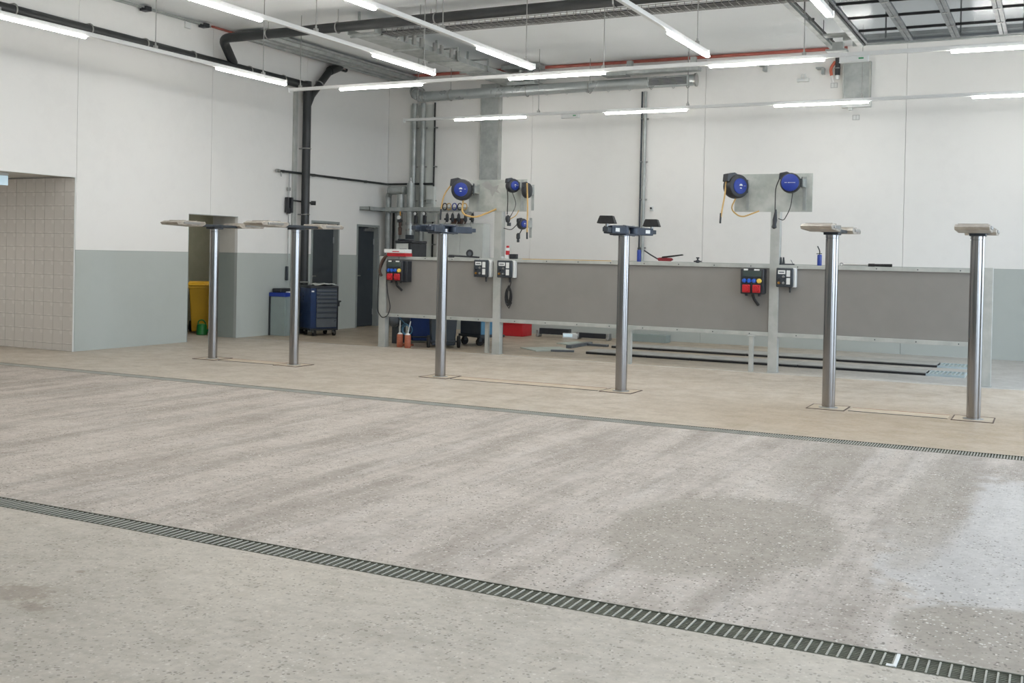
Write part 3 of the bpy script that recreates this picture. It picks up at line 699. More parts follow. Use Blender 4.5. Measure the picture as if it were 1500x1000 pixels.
# ceiling steel profile left of the door
t = thing('ceiling_channel', 'grey steel channel with cable under the ceiling left of the open door', 'cable tray', (-3.2, 15.5, 4.9))
MB().box(-3.30, 11.5, 4.88, -3.22, 17.4, 4.93).build('channel', 'galvanised', t, bevel=0.003)
MB().tube([(-3.19, 11.5, 4.93), (-3.19, 17.35, 4.93)], 0.018, 8).build('cable', 'cable_black', t)
for y in (12.5, 14, 15.4, 16.8): MB().box(-3.32, y, 4.93, -3.16, y+0.03, 4.96).cyl((-3.3, y, 4.93), (-3.3, y, ZC), 0.006, n=6).build('clip', 'dark_steel', t)
# pale air unit above the door glass
tag(MB().box(-2.45, 13.35, 5.03, -1.75, 14.0, ZC).build('ceiling_fitting', 'label_white', bevel=0.05), 'white ceiling fitting seen through the glass of the overhead door', 'ceiling fitting')

structure(MB().box(X0+4.4, YP-0.115, -0.002, XR, YP-0.1, 0.003).build('trim_3', 'joint_grey'))
# ================================================================ DIVIDER WALL
ZT, ZB_ = 1.466, 0.496
XP = [-9.77, -7.68, -3.435, -0.775]; PW = 0.125
dw = thing('divider_wall', 'long grey panelled divider on galvanised posts between the two bays', 'divider wall', (-5.3, YP, 0))
PT = [ZT-0.0, 2.19, 2.19, ZT+0.02]
for i, x in enumerate(XP):
    pp = MB().box(x-PW/2, YP, 0, x+PW/2, YP+0.012, PT[i]).box(x-PW/2, YP+0.012, 0, x-PW/2+0.012, YP+0.12, PT[i]).box(x+PW/2-0.012, YP+0.012, 0, x+PW/2, YP+0.12, PT[i]).box(x-PW/2, YP+0.108, 0, x+PW/2, YP+0.12, PT[i])
    po = pp.build('post', 'frame_steel', dw, bevel=0.002)
    MB().box(x-PW/2-0.01, YP-0.01, 0, x+PW/2+0.01, YP+0.13, 0.01).build('foot_plate', 'galvanised', po)
for i in range(3):
    a, b = XP[i]+PW/2, XP[i+1]-PW/2
    if i == 2: b = XP[3]-PW/2
    MB().box(a, YP+0.03, ZB_+0.04, b, YP+0.07, ZT-0.04).build('panel', 'panel_grey', dw)
    for z0, z1 in ((ZT-0.05, ZT), (ZB_-0.005, ZB_+0.05)):
        r = MB().box(a, YP+0.004, z0, b, YP+0.1, z1).build('rail', 'frame_steel', dw, bevel=0.003)
        n = max(2, round((b-a)/0.52))
        for k in range(n):
            x = a+(b-a)*(k+0.5)/n; MB().cyl((x, YP+0.004, (z0+z1)/2), (x, YP-0.003, (z0+z1)/2), 0.008, n=8).build('bolt', 'dark_steel', r)
for u, v in ((712, 517), (921, 533), (1099, 544)):
    p = at(u, v, Z=0); MB().box(p.x-0.03, p.y, 0, p.x+0.03, p.y+0.05, ZB_).box(p.x-0.05, p.y-0.02, ZB_-0.015, p.x+0.05, YP+0.1, ZB_-0.005).build('support_leg', 'frame_steel', dw, bevel=0.003)
# mounting boards on the tall posts
for x0, x1, z0, z1, lab in ((-8.19, -7.19, 2.185, 2.67, 0), (-4.0, -2.945, 2.18, 2.695, 1)):
    MB().box(x0, YP-0.015, z0, x1, YP-0.003, z1).build('mounting_board', 'galvanised_board', dw, bevel=0.002)
x = -7.63
# torn label residue on the left board
MB().prism([(0, 0), (0.1, 0.05), (0.16, 0.0), (0.2, -0.05), (0.3, -0.02), (0.27, -0.09), (0.34, -0.16), (0.24, -0.12), (0.19, -0.2), (0.15, -0.1), (0.06, -0.06)][::-1], (-7.97, YP-0.0155, 2.61), (1, 0, 0), (0, 0, 1), (0, -0.002, 0)).build('glue_residue', 'steel_plain', dw)

# ================================================================ REELS
def reel(u, v, rad, rz, lab, cable, dark=False, dr_=0.64):
    p = at(u, v, Y=YP-0.22)
    t = thing('hose_reel', lab, 'hose reel', p, 0, 'hose and cable reels on the mounting boards')
    Mx = Matrix.Translation(p) @ Matrix.Rotation(rz, 4, 'Z')
    T = lambda q: Mx @ Vector(q)
    w_ = rad*(0.55 if not dark else 0.34)
    # case: axis along local -Y (face towards viewer)
    pr_ = [(rad*0.80, -w_), (rad*0.93, -w_*0.9), (rad, -w_*0.45), (rad, w_*0.45), (rad*0.93, w_*0.9), (rad*0.75, w_)]
    b = MB(Mx); b.lathe(pr_, (0, 0, 0), (0, 1, 0), 32)
    b.prism([(-rad*1.12, rad*0.35), (-rad*0.4, rad*0.3), (0, rad*0.95), (-rad*0.35, rad*1.12), (-rad*1.05, rad*0.98)], (0, -w_*0.6, 0), (1, 0, 0), (0, 0, 1), (0, w_*1.2, 0))
    b.build('case', 'black_plastic', t, bevel=0.006)
    if not dark:
        d = MB(Mx); d.lathe([(rad*dr_, 0), (rad*dr_, 0.012), (rad*(dr_-0.08), 0.018), (0.001, 0.02)], (0, -w_*0.97, 0), (0, -1, 0), 32)
        d = d.build('blue_disc', 'blue_plastic', t)
        k = MB(Mx)
        if dr_ > 0.8:
            for q in (-0.5, -0.38, -0.2, -0.1, 0.02, 0.16, 0.3, 0.42): k.box(rad*q, -w_-0.022, -rad*0.03, rad*(q+0.07), -w_-0.016, rad*0.03)
        else:
            k.prism([(rad*0.16*math.cos(a), rad*0.16*math.sin(a)) for a in [PI*j/8 for j in range(9)]], (0, -w_-0.02, rad*0.02), (1, 0, 0), (0, 0, 1), (0, -0.004, 0))
            k.box(-rad*0.08, -w_-0.024, -rad*0.2, rad*0.08, -w_-0.018, -rad*0.13).box(rad*0.3, -w_-0.022, rad*0.02, rad*0.48, -w_-0.016, rad*0.04)
        k.build('white_emblem', 'label_white', d)
    # swivel bracket to the board
    if not dark: MB(Mx).box(rad*0.5, -w_*0.25, -rad*0.35, rad*1.1, w_*0.25, -rad*0.27).box(rad*0.5, -w_*0.25, rad*0.35, rad*1.1, w_*0.25, rad*0.43).box(rad*1.06, -w_*0.28, -rad*0.5, rad*1.12, w_*0.28, rad*0.6).build('swivel_bracket', 'dark_steel', t, bevel=0.003)
    e = T((rad*1.09 if not dark else 0, 0, 0)); MB().box(e.x-0.022, min(e.y, YP-0.015), e.z-0.05, e.x+0.022, YP-0.015, e.z+0.06).box(e.x-0.022, YP-0.024, max(e.z-0.36, 2.2 if v < 300 else e.z-0.2), e.x+0.022, YP-0.015, e.z+0.1).build('wall_mount', 'galvanised', t, bevel=0.003)
    return t, T, rad, w_
def hose(pts, r, name, mt_, parent): return MB().tube(pts, r, 8, bend=0.12, seg=6).build(name, mt_, parent)
t, T, r, w_ = reel(677, 278, 0.165, math.radians(18), 'big blue air hose reel at the left end of the left board', 0)
g = T((-r*0.98, 0, r*0.55)); hose([g, at(650, 285, Y=g.y), at(646, 306, Y=g.y)], 0.011, 'hose', 'hose_tan', t); MB().cyl(at(646, 306, Y=g.y), at(645, 322, Y=g.y), 0.013).build('hose_nozzle', 'black_plastic', t)
hose([T((0.02, 0, -r*0.98)), at(676, 313, Y=g.y), at(695, 319, Y=g.y), at(716, 311, Y=YP-0.05), at(727, 306, Y=YP-0.02)], 0.014, 'feed_hose', 'hose_tan', t)
t, T, r, w_ = reel(751, 272, 0.105, math.radians(58), 'small blue disc cable reel in the right half of the left board', 0)
g = T((-r*0.98, 0, r*0.2)); hose([g, at(744, 290, Y=g.y), at(743, 314, Y=g.y)], 0.008, 'cable', 'cable_black', t)
hose([T((0, 0, -r)), at(757, 300, Y=g.y), at(747, 318, Y=g.y)], 0.006, 'cable', 'cable_black', t)
c = at(744, 321, Y=g.y)
MB().lathe([(0.012, 0.06), (0.035, 0.04), (0.04, 0), (0.03, -0.04), (0.014, -0.05)], c, (0, 0, 1), 14).cyl((c.x+0.02, c.y, c.z-0.05), (c.x+0.02, c.y, c.z-0.1), 0.03).build('cable_plug', 'black_plastic', t)
hose([c+Vector((0.03, 0, 0)), at(756, 316, Y=g.y), at(760, 308, Y=g.y)], 0.007, 'yellow_cable', 'hose_tan', t)
t, T, r, w_ = reel(772, 279, 0.115, math.radians(86), 'narrow dark reel seen edge on at the right end of the left board', 0, True)
g = at(772, 268, Y=YP-0.3); hose([g, at(773, 300, Y=g.y), at(772, 343, Y=g.y)], 0.011, 'hose', 'hose_tan', t); MB().cyl(at(772, 340, Y=g.y), at(772, 350, Y=g.y), 0.013).build('hose_nozzle', 'black_plastic', t)
t, T, r, w_ = reel(765, 328, 0.082, math.radians(62), 'small low blue reel hanging below the left board', 0)
hose([T((-r, 0, 0.0)), at(749, 337, Y=YP-0.1), at(738, 334, Y=YP-0.02)], 0.006, 'cable', 'cable_black', t)
c = at(759, 346, Y=T((0, 0, 0)).y)
MB().cyl(T((0, 0, -r*0.9)), c, 0.008).lathe([(0.012, 0.05), (0.028, 0.03), (0.03, -0.03), (0.012, -0.05)], c, (0, 0, 1), 12).cyl((c.x, c.y, c.z-0.05), (c.x, c.y, c.z-0.09), 0.02).build('cable_plug', 'black_plastic', t)
t, T, r, w_ = reel(1078, 273, 0.165, math.radians(52), 'big blue air hose reel at the left end of the right board', 0)
g = T((-r*0.98, 0, r*0.6)); hose([g, at(1062, 285, Y=g.y), at(1058, 305, Y=g.y), at(1056, 318, Y=g.y)], 0.011, 'hose', 'hose_tan', t); MB().cyl(at(1056, 312, Y=g.y), at(1055, 327, Y=g.y), 0.013).build('hose_nozzle', 'black_plastic', t)
hose([T((0, 0, -r*0.98)), at(1070, 306, Y=YP-0.2), at(1085, 319, Y=YP-0.12), at(1112, 309, Y=YP-0.03)], 0.010, 'feed_hose', 'hose_tan', t)
t, T, r, w_ = reel(1158, 268, 0.135, math.radians(8), 'round blue faced cable reel in the middle of the right board', 0, False, 0.84)
g = T((-r*1.02, 0, r*0.55)); c = at(1135, 322, Y=g.y)
hose([g, at(1136, 275, Y=g.y), c+Vector((0, 0, 0.08))], 0.007, 'cable', 'cable_black', t)
MB().lathe([(0.01, 0.14), (0.022, 0.06), (0.032, 0.0), (0.026, -0.06), (0.036, -0.1), (0.012, -0.12)], c, (0.08, 0, 1), 14).build('cable_plug', 'black_plastic', t)
hose([T((0.03, 0, -r)), at(1158, 305, Y=g.y), at(1148, 323, Y=g.y), at(1140, 320, Y=g.y)], 0.006, 'cable', 'cable_black', t)
# swing wire text-like dashes left out

# ================================================================ SOCKET AND SWITCH BOXES
def socket_box(u0, v0, u1, v1, lab):
    a, b = at(u0, v0, Y=YP-0.14), at(u1, v1, Y=YP-0.14); x0, x1, z1, z0 = a.x, b.x, a.z, b.z; W = x1-x0; H = z1-z0
    y = YP-0.14; cx_ = (x0+x1)/2
    t = thing('socket_box', lab, 'power box', (cx_, YP, z0))
    MB().box(x0, y, z0, x1, YP+0.03, z1).build('body', 'black_plastic', t, bevel=0.012)
    MB().box(x0+W*0.1, y-0.008, z1-H*0.32, x1-W*0.1, y, z1-H*0.08).build('window', 'display', t, bevel=0.003)
    for k in range(2): MB().box(x0+W*(0.14+0.45*k), y-0.006, z1-H*0.07, x0+W*(0.32+0.5*k), y+0.004, z1-H*0.01).build('label_strip', 'label_white', t)
    for k in range(4):
        c = Vector((x0+W*(0.17+0.215*k), y-0.0, z1-H*0.48)); rr = W*(0.095 if k < 3 else 0.105)
        s_ = MB().lathe([(rr, 0), (rr, 0.015), (rr*0.8, 0.03), (rr*0.3, 0.034)], c, (0, -1, 0), 18).build('socket', 'blue_socket' if k < 3 else 'yellow_socket', t)
        if k == 3: s_['label'] = 'yellow socket cap'
    for k in range(2):
        c = Vector((x0+W*(0.27+0.44*k), y, z1-H*0.79)); q = W*0.17
        s_ = MB().box(c.x-q, y-0.03, c.z-q, c.x+q, y, c.z+q).build('red_socket', 'red_plastic', t, bevel=0.01)
        MB().cyl((c.x-q*0.1, y-0.03, c.z), (c.x-q*0.1, y-0.045, c.z), q*0.75).box(c.x-q*.2, y-0.05, c.z-q*.1, c.x+q*.1, y-0.044, c.z+q*.3).build('socket_lid', 'red_plastic', s_, bevel=0.003)
    for k in range(3): MB().cyl((cx_-W*0.28+W*0.28*k, y+0.06, z0-0.03), (cx_-W*0.28+W*0.28*k, y+0.06, z0), 0.016).build('gland', 'black_plastic', t)
    MB().tube([(cx_, y+0.06, z0-0.01), (cx_+0.02, y+0.06, z0-0.07), (cx_+0.06, YP+0.0, z0-0.15)], 0.02, 10).build('supply_cable', 'cable_black', t)
    return t
t = socket_box(566, 381, 589, 412, 'black socket box with red and blue sockets at the far left of the divider')
MB().box(at(588, 382, Y=YP-0.1).x, YP-0.10, at(588, 413, Y=YP-0.1).z, at(597, 382, Y=YP-0.1).x, YP+0.03, at(588, 382, Y=YP-0.1).z).build('side_housing', 'black_plastic', t, bevel=0.006)
t = socket_box(1085, 393, 1118, 431, 'black socket box with red and blue sockets left of the third post')
def switch_box(u0, v0, u1, v1, lab):
    a, b = at(u0, v0, Y=YP-0.1), at(u1, v1, Y=YP-0.1); x0, x1, z1, z0 = a.x, b.x, a.z, b.z; W = x1-x0; H = z1-z0
    t = thing('control_box', lab, 'control box', ((x0+x1)/2, YP, z0)); y = YP-0.1
    MB().box(x0+0.01, y+0.05, z0, x1+0.03, YP+0.03, z1).build('back_case', 'label_white', t, bevel=0.012)
    MB().box(x0, y, z0, x1, y+0.05, z1).build('front_case', 'dark_steel', t, bevel=0.014)
    MB().box(x0+W*0.12, y-0.003, z1-H*0.32, x0+W*0.55, y, z1-H*0.12).build('label_plate', 'label_white', t, bevel=0.001)
    MB().box(x0+W*0.18, y-0.005, z1-H*0.25, x0+W*0.48, y-0.003, z1-H*0.2).build('print', 'dark_steel', t)
    for k in range(2): MB().box(x0+W*0.62, y-0.003, z1-H*(0.45+0.4*k), x0+W*0.84, y, z1-H*(0.12+0.4*k)).build('label_plate', 'label_white', t, bevel=0.001)
    for dx, dz_, m_ in ((0.45, 0.46, 'steel_plain'), (0.18, 0.78, 'brass'), (0.45, 0.78, 'steel_plain'), (0.2, 0.56, 'black_plastic')):
        MB().lathe([(0.018, 0), (0.018, 0.012), (0.012, 0.026), (0.004, 0.028)], (x0+W*dx, y, z1-H*dz_), (0, -1, 0), 14).build('knob', m_, t)
    MB().cyl((x0+W*0.8, y+0.05, z0), (x0+W*0.8, y+0.05, z0-0.07), 0.018, 0.012).build('cable_gland', 'black_plastic', t)
    return t
switch_box(694, 380, 714, 406, 'dark lift control box with white labels just left of the second post')
switch_box(728, 381, 749, 407, 'dark lift control box with white labels just right of the second post')
switch_box(1137, 392, 1161, 421, 'dark lift control box with white labels just right of the third post')
# hanging cable coil below the middle control box
p = at(746, 433, Y=YP-0.02)
cc = MB()
for k in range(7):
    a = k*0.9; cc.torus((p.x+0.02*math.cos(a), YP-0.03-0.004*k, p.z+0.01*math.sin(a)), (0.3*math.sin(a), 1, 0.2*math.cos(a)), 0.07+0.006*(k % 3), 0.010, 18, 6)
for i, q in enumerate(cc.v): q.x = p.x+(q.x-p.x)*0.55; q.z = p.z+(q.z-p.z)*1.6
cc.tube([(p.x, YP-0.03, p.z+0.1), (p.x+0.03, YP-0.03, p.z+0.2), (p.x+0.03, YP-0.06, p.z+0.26)], 0.008)
cc.tube([(p.x-0.02, YP-0.03, p.z-0.05), (p.x-0.04, YP-0.03, p.z-0.14), (p.x+0.0, YP-0.03, p.z-0.19), (p.x+0.05, YP-0.03, p.z-0.1)], 0.008)
tag(cc.build('cable_coil', 'cable_black'), 'black coiled cable hanging on the divider below a control box', 'cable')
# long cable looping beside the left end post
pts = [at(u, v, Y=YP-0.04) for u, v in ((566, 376), (560, 388), (555, 402), (553, 440), (553, 456), (560, 466), (568, 462), (572, 450), (567, 425), (566, 395))]
tag(MB().tube(pts, 0.008, 8, bend=0.08).build('power_cable', 'cable_black'), 'black power cable hanging in a long loop on the left end post', 'cable')
pts = [at(u, v, Y=YP-0.06) for u, v in ((567, 374), (562, 378), (558, 386), (556, 398), (559, 404))]
tag(MB().tube(pts, 0.022, 8, bend=0.05).build('cable_bundle', 'dark_brown'), 'brown bundle of cables draped over the left end post', 'cable')

# ================================================================ THINGS ON THE DIVIDER RAIL
def on_top(u): return at(u, 380, Y=YP+0.05).x
YT = YP+0.05
x0, x1 = at(568, 372, Y=YT).x, at(599, 372, Y=YT).x
tag(MB().box(x0+0.05, YT-0.1, ZT, x1, YT+0.1, ZT+0.055).build('flat_box', 'red_plastic', bevel=0.004), 'flat red box lying on the left end of the divider rail', 'box')
t = thing('flat_box', 'flat white box lying on top of the red box on the divider', 'box', (x0, YT, ZT+0.055)); MB().box(x0, YT-0.11, ZT+0.055, x1-0.01, YT+0.1, ZT+0.115).build('carton', 'label_white', t, bevel=0.004)
MB().box(x0+0.16, YT-0.1115, ZT+0.07, x0+0.29, YT-0.11, ZT+0.085).build('red_print', 'red_plastic', t)
x0, x1 = at(580, 360, Y=16.3).x, at(600, 360, Y=16.3).x; YS = 16.3
t = thing('service_unit', 'grey boxed unit with a black lid behind the red and white boxes', 'machine', (x0, YS+0.25, 0))
MB().box(x0, YS, 0, x1-0.02, YS+0.5, 1.70).build('body', 'wall_cabinet', t, bevel=0.01); MB().box(x1-0.02, YS-0.02, 1.2, x1+0.05, YS+0.5, 1.70).build('side', 'black_plastic', t, bevel=0.01)
MB().box(x0-0.02, YS-0.02, 1.70, x1+0.06, YS+0.5, 1.75).box(x0+0.03, YS, 1.75, x1-0.1, YS+0.3, 1.78).build('lid', 'black_plastic', t, bevel=0.012); MB().box(x0+0.08, YS-0.005, 1.55, x1-0.06, YS, 1.6).build('display', 'drawer_grey', t)
# hand lamp / gauge with a ring
a, b = at(656, 374, Y=YT).x, at(702, 374, Y=YT).x; c = at(688, 370, Y=YT)
t = thing('pressure_gauge_tool', 'black tyre gauge with a round dial lying on the divider rail', 'tool', ((a+b)/2, YT, ZT))
MB().tube([(a, YT, ZT+0.02), (a+0.12, YT, ZT+0.03), (c.x, YT, ZT+0.02), (b, YT, ZT+0.012)], 0.014, 8).build('handle', 'black_plastic', t); MB().torus((c.x, YT, ZT+0.07), (0, 1, 0), 0.048, 0.016, 20, 8).build('dial_ring', 'black_plastic', t); MB().cyl((c.x, YT-0.004, ZT+0.07), (c.x, YT+0.004, ZT+0.07), 0.045).build('dial', 'drawer_grey', t)
MB().box(a+0.02, YT-0.02, ZT+0.0, a+0.11, YT+0.02, ZT+0.045).build('grip', 'black_plastic', t, bevel=0.008)
def can(u, h, r, lab, body, cap, band):
    x = at(u, 380, Y=YT).x
    t = thing('spray_can', lab, 'spray can', (x, YT, ZT))
    MB().lathe([(r*0.96, 0), (r, 0.01), (r, h*0.78), (r*0.8, h*0.84)], (x, YT, ZT), n=20).build('can_body', body, t)
    MB().lathe([(r*0.75, h*0.82), (r*0.8, h*0.84), (r*0.8, h*0.97), (r*0.6, h)], (x, YT, ZT), n=20).build('cap', cap, t)
    if band: MB().lathe([(r*1.01, h*0.3), (r*1.01, h*0.62)], (x, YT, ZT), n=20).build('printed_band', band, t)
can(743.5, 0.20, 0.03, 'white spray can with a red cap on the divider beside the second post', 'label_white', 'red_plastic', 'red_plastic')
can(936, 0.205, 0.03, 'blue spray can on the divider right of the middle lift column', 'can_blue', 'black_plastic', None)
x = at(753, 380, Y=YT+0.02).x; tag(MB().box(x-0.06, YT-0.03, ZT, x+0.06, YT+0.04, ZT+0.075).build('small_box', 'black_plastic', bevel=0.008), 'small black box beside the red and white spray can', 'box')
x = at(735, 380, Y=YT).x; tag(MB().box(x-0.035, YT-0.03, ZT, x+0.035, YT+0.04, ZT+0.035).build('small_box', 'label_white', bevel=0.004), 'tiny pale carton just left of the red and white spray can', 'box')
a, b = on_top(765), on_top(895); tag(MB().box(a, YT-0.01, ZT, b, YT+0.015, ZT+0.006).build('folding_rule', 'yellow_plastic'), 'thin yellow measuring strip lying along the divider rail', 'measuring strip')
# hand brush
P_ = lambda u, v: at(u, v, Y=YT)
t = thing('hand_brush', 'red handled hand brush lying on the divider rail', 'brush', P_(970, 382))
MB().tube([P_(943.5, 366.5), P_(953, 373), P_(963, 379)], 0.010, 8).build('handle', 'black_plastic', t)
MB().prism([(0, 0.02), (0.03, -0.02), (0.2, -0.022), (0.24, 0.0), (0.22, 0.025), (0.05, 0.03)], P_(961.5, 380), (1, 0, 0), (0, 0, 1), (0, 0.05, 0)).build('brush_back', 'dark_red', t, bevel=0.004)
MB().prism([(0, 0), (0.32, 0.05), (0.31, 0.065), (0.02, 0.03)], P_(968, 378.5), (1, 0, 0), (0, 0, 1), (0, 0.05, 0)).build('bristles', 'rubber', t)
x = on_top(1022); t = thing('small_valve', 'small black valve with a knob on the divider rail', 'valve', (x, YT, ZT))
MB().lathe([(0.012, 0), (0.03, 0.01), (0.03, 0.035), (0.012, 0.045), (0.01, 0.06), (0.024, 0.065), (0.024, 0.08)], (x, YT, ZT), n=14).cyl((x-0.055, YT, ZT+0.022), (x+0.055, YT, ZT+0.022), 0.01).build('body', 'black_plastic', t)
a = on_top(1141); b = on_top(1164); t = thing('bar_clamp', 'small black clamp tool on the divider just right of the third post', 'tool', ((a+b)/2, YT, ZT))
MB().box(a, YT-0.02, ZT, b, YT+0.02, ZT+0.018).build('bar', 'dark_steel', t, bevel=0.003)
for x in (a+0.015, a+0.05): MB().prism([(0, 0), (0.03, 0), (0.02, 0.085), (0.006, 0.09)], (x, YT+0.015, ZT+0.016), (1, 0, 0), (0, 0, 1), (0, -0.03, 0)).build('jaw', 'dark_steel', t)
MB().tube([(b-0.02, YT, ZT+0.015), (b-0.05, YT, ZT+0.07)], 0.004).build('lever', 'dark_steel', t)
x = on_top(1200.5); t = thing('pump_spray_bottle', 'blue pump can with a bent black spout left of the fifth lift column', 'spray bottle', (x, YT, ZT))
MB().lathe([(0.028, 0), (0.03, 0.006), (0.03, 0.135), (0.026, 0.145), (0.01, 0.15)], (x, YT, ZT), n=18).build('can_body', 'can_blue', t)
MB().tube([(x, YT, ZT+0.145), (x, YT, ZT+0.2), (x-0.03, YT, ZT+0.26)], 0.008, 8, bend=0.03).box(x-0.04, YT-0.01, ZT+0.155, x+0.03, YT+0.01, ZT+0.165).build('spout', 'black_plastic', t)
a, b = on_top(1233), on_top(1307); t = thing('torque_wrench', 'long steel torque wrench with a dark grip on the divider rail', 'wrench', ((a+b)/2, YT, ZT))
MB().tube([(a+0.03, YT, ZT+0.022), (a+0.34, YT, ZT+0.022)], 0.010).build('shaft', 'steel_plain', t); MB().torus((a, YT, ZT+0.024), (0, 1, 0), 0.02, 0.009, 16, 6).build('ratchet_head', 'steel_plain', t)
MB().cyl((a+0.34, YT, ZT+0.022), (a+0.42, YT, ZT+0.022), 0.02).cyl((a+0.42, YT, ZT+0.022), (b, YT, ZT+0.022), 0.017, 0.02).build('grip', 'rubber', t)

# ================================================================ LIFT COLUMNS
ZH = 1.825
LX = [-10.462, -9.055, -6.792, -4.407, -2.100, -0.705]
GC = 'in-ground lift columns'
def lift_base(t, x, r=0.066):
    MB().lathe([(r, 0), (r, ZH-0.07), (r*0.97, ZH-0.068), (r*0.97, ZH-0.06), (r*1.02, ZH-0.058), (r*1.02, ZH)], (x, YL, 0), n=40).build('piston', 'chrome', t)
    MB().lathe([(r+0.03, 0), (r+0.03, 0.008), (r+0.006, 0.012), (r+0.006, 0.012)], (x, YL, 0), n=32).build('seal_collar', 'steel_plain', t)
    w = 0.18
    MB().box(x-w, YL-w, -0.002, x+w, YL+w, 0.004).build('floor_plate', 'cover_strip', t)
    fr = MB()
    for a in ((x-w-0.012, YL-w-0.012, x+w+0.012, YL-w), (x-w-0.012, YL+w, x+w+0.012, YL+w+0.012), (x-w-0.012, YL-w, x-w, YL+w), (x+w, YL-w, x+w+0.012, YL+w)): fr.box(a[0], a[1], 0.0, a[2], a[3], 0.006)
    fr.build('plate_frame', 'dark_brown', t)
def plate_head(t, x, s=1.0):
    MB().box(x-0.09, YL-0.36, ZH-0.005, x+0.09, YL+0.36, ZH+0.03).box(x-0.075, YL-0.09, ZH-0.03, x+0.075, YL+0.09, ZH).build('cross_beam', 'dark_steel', t, bevel=0.005)
    for sg in (-1, 1):
        yc = YL+sg*0.6; z = ZH+0.012
        # bevelled drive-on tray: extruded along X
        poly = [(-0.27, 0.022), (-0.24, -0.008), (0.2, -0.022), (0.27, 0.012), (0.25, 0.046), (-0.2, 0.046)]
        if sg > 0: poly = [(-p, q) for p, q in poly][::-1]
        tr = MB().prism(poly, (x-0.15, yc, z), (0, 1, 0), (0, 0, 1), (0.30, 0, 0)).build('wheel_tray', 'arm_grey', t, bevel=0.006)
        MB().box(x-0.13, yc-0.12, z+0.046, x+0.13, yc-0.09, z+0.056).box(x-0.13, yc+0.09, z+0.046, x+0.13, yc+0.12, z+0.056).build('ridge', 'arm_grey', tr)
        MB().box(x+0.15, yc-0.15, z+0.005, x+0.162, yc+0.15, z+0.035).build('end_plate', 'steel_plain', tr, bevel=0.003)
        MB().box(x-0.05, min(YL+sg*0.3, YL+sg*0.62), z-0.014, x+0.05, max(YL+sg*0.3, YL+sg*0.62), z+0.012).build('slide_bar', 'dark_steel', t, bevel=0.003)
labs = ['leftmost lift column with flat grey wheel trays, before the passage opening',
        'second lift column from the left with grey wheel trays, before the tool trolley',
        'third lift column with folded dark blue swivel arms and no pads',
        'fourth lift column with dark blue swivel arms and raised black rubber pads',
        'fifth lift column with grey wheel trays, before the torque wrench',
        'rightmost lift column with grey wheel trays, nearest to the camera']
for i, x in enumerate(LX):
    t = thing('lift_column', labs[i], 'vehicle lift', (x, YL, 0), 0, GC)
    lift_base(t, x, 0.066 if i > 1 else 0.062)
    if i in (0, 1, 4, 5): plate_head(t, x)
    else:
        hz = ZH-0.06
        hub = MB().box(x-0.10, YL-0.2, hz, x+0.10, YL+0.2, hz+0.02).box(x-0.10, YL-0.2, hz+0.09, x+0.10, YL+0.2, hz+0.11).box(x-0.02, YL-0.16, hz+0.02, x+0.02, YL+0.16, hz+0.09).build('arm_carrier', 'arm_blue', t, bevel=0.006)
        for k, (sx_, sy_, ang_) in enumerate(((-1, -1, 276 if i == 3 else 264), (1, -1, 262 if i == 3 else 279), (-1, 1, 97), (1, 1, 76))):
            px_, py_ = x+sx_*0.055, YL+sy_*0.15
            L1 = 0.30 if (i == 2 or k == 0) else 0.34
            mx = Matrix.Translation((px_, py_, hz+0.055)) @ Matrix.Rotation(math.radians(ang_), 4, 'Z')
            am = MB(mx).box(-0.02, -0.045, -0.042, L1, 0.045, 0.042).cyl((0, 0, -0.037), (0, 0, 0.037), 0.055).build('swivel_arm', 'arm_blue', t, bevel=0.006)
            MB(mx).box(L1-0.06, -0.034, -0.024, L1+0.08, 0.034, 0.024).build('extension', 'arm_blue' if i == 2 else 'dark_steel', am, bevel=0.004)
            MB(mx).cyl((0, 0, -0.062), (0, 0, 0.062), 0.018).build('pivot_pin', 'steel_plain', am)
            MB(mx).box(0.18, -0.0465, -0.02, 0.27, -0.045, 0.02).box(0.18, 0.045, -0.02, 0.27, 0.0465, 0.02).build('sticker', 'label_white', am) if i == 3 else None
            if i == 3 and k in (0, 3):
                e = mx @ Vector((L1+0.03, 0, 0.02)); zt_ = 1.885 if k == 0 else 1.885
                MB().cyl((e.x, e.y, e.z), (e.x, e.y, zt_+0.005), 0.018).build('pad_stem', 'steel_plain', t)
                ro = MB(Matrix.Translation((e.x, e.y, zt_)) @ Matrix.Rotation(math.radians(12), 4, 'Z'))
                ro.add([(-0.098, -0.098, 0), (0.098, -0.098, 0), (0.098, 0.098, 0), (-0.098, 0.098, 0), (-0.07, -0.07, 0.085), (0.07, -0.07, 0.085), (0.07, 0.07, 0.085), (-0.07, 0.07, 0.085)], [(3, 2, 1, 0), (4, 5, 6, 7), (0, 1, 5, 4), (1, 2, 6, 5), (2, 3, 7, 6), (3, 0, 4, 7)])
                ro.build('rubber_pad', 'rubber', t, bevel=0.006)
            elif i == 3:
                e = mx @ Vector((L1+0.03, 0, 0.0)); MB().lathe([(0.04, -0.03), (0.045, 0.02), (0.03, 0.03)], e, n=18).build('pad_seat', 'dark_steel', t)
# floor cover strips joining each pair
for i, (a, b) in enumerate(((0, 1), (2, 3), (4, 5))):
    n = ('left', 'middle', 'right')[i]
    t = tag(MB().box(LX[a]+0.225, YL-0.13, -0.001, LX[b]-0.225, YL+0.13, 0.003).build('floor_cover', 'cover_strip'), 'flush floor cover strip between the %s pair of lift columns' % n, 'floor cover')
    for y in (YL-0.14, YL+0.13): MB().box(LX[a]+0.225, y, 0.0, LX[b]-0.225, y+0.010, 0.0045).build('cover_edge', 'dark_steel' if y < YL else 'rust_brown', t)

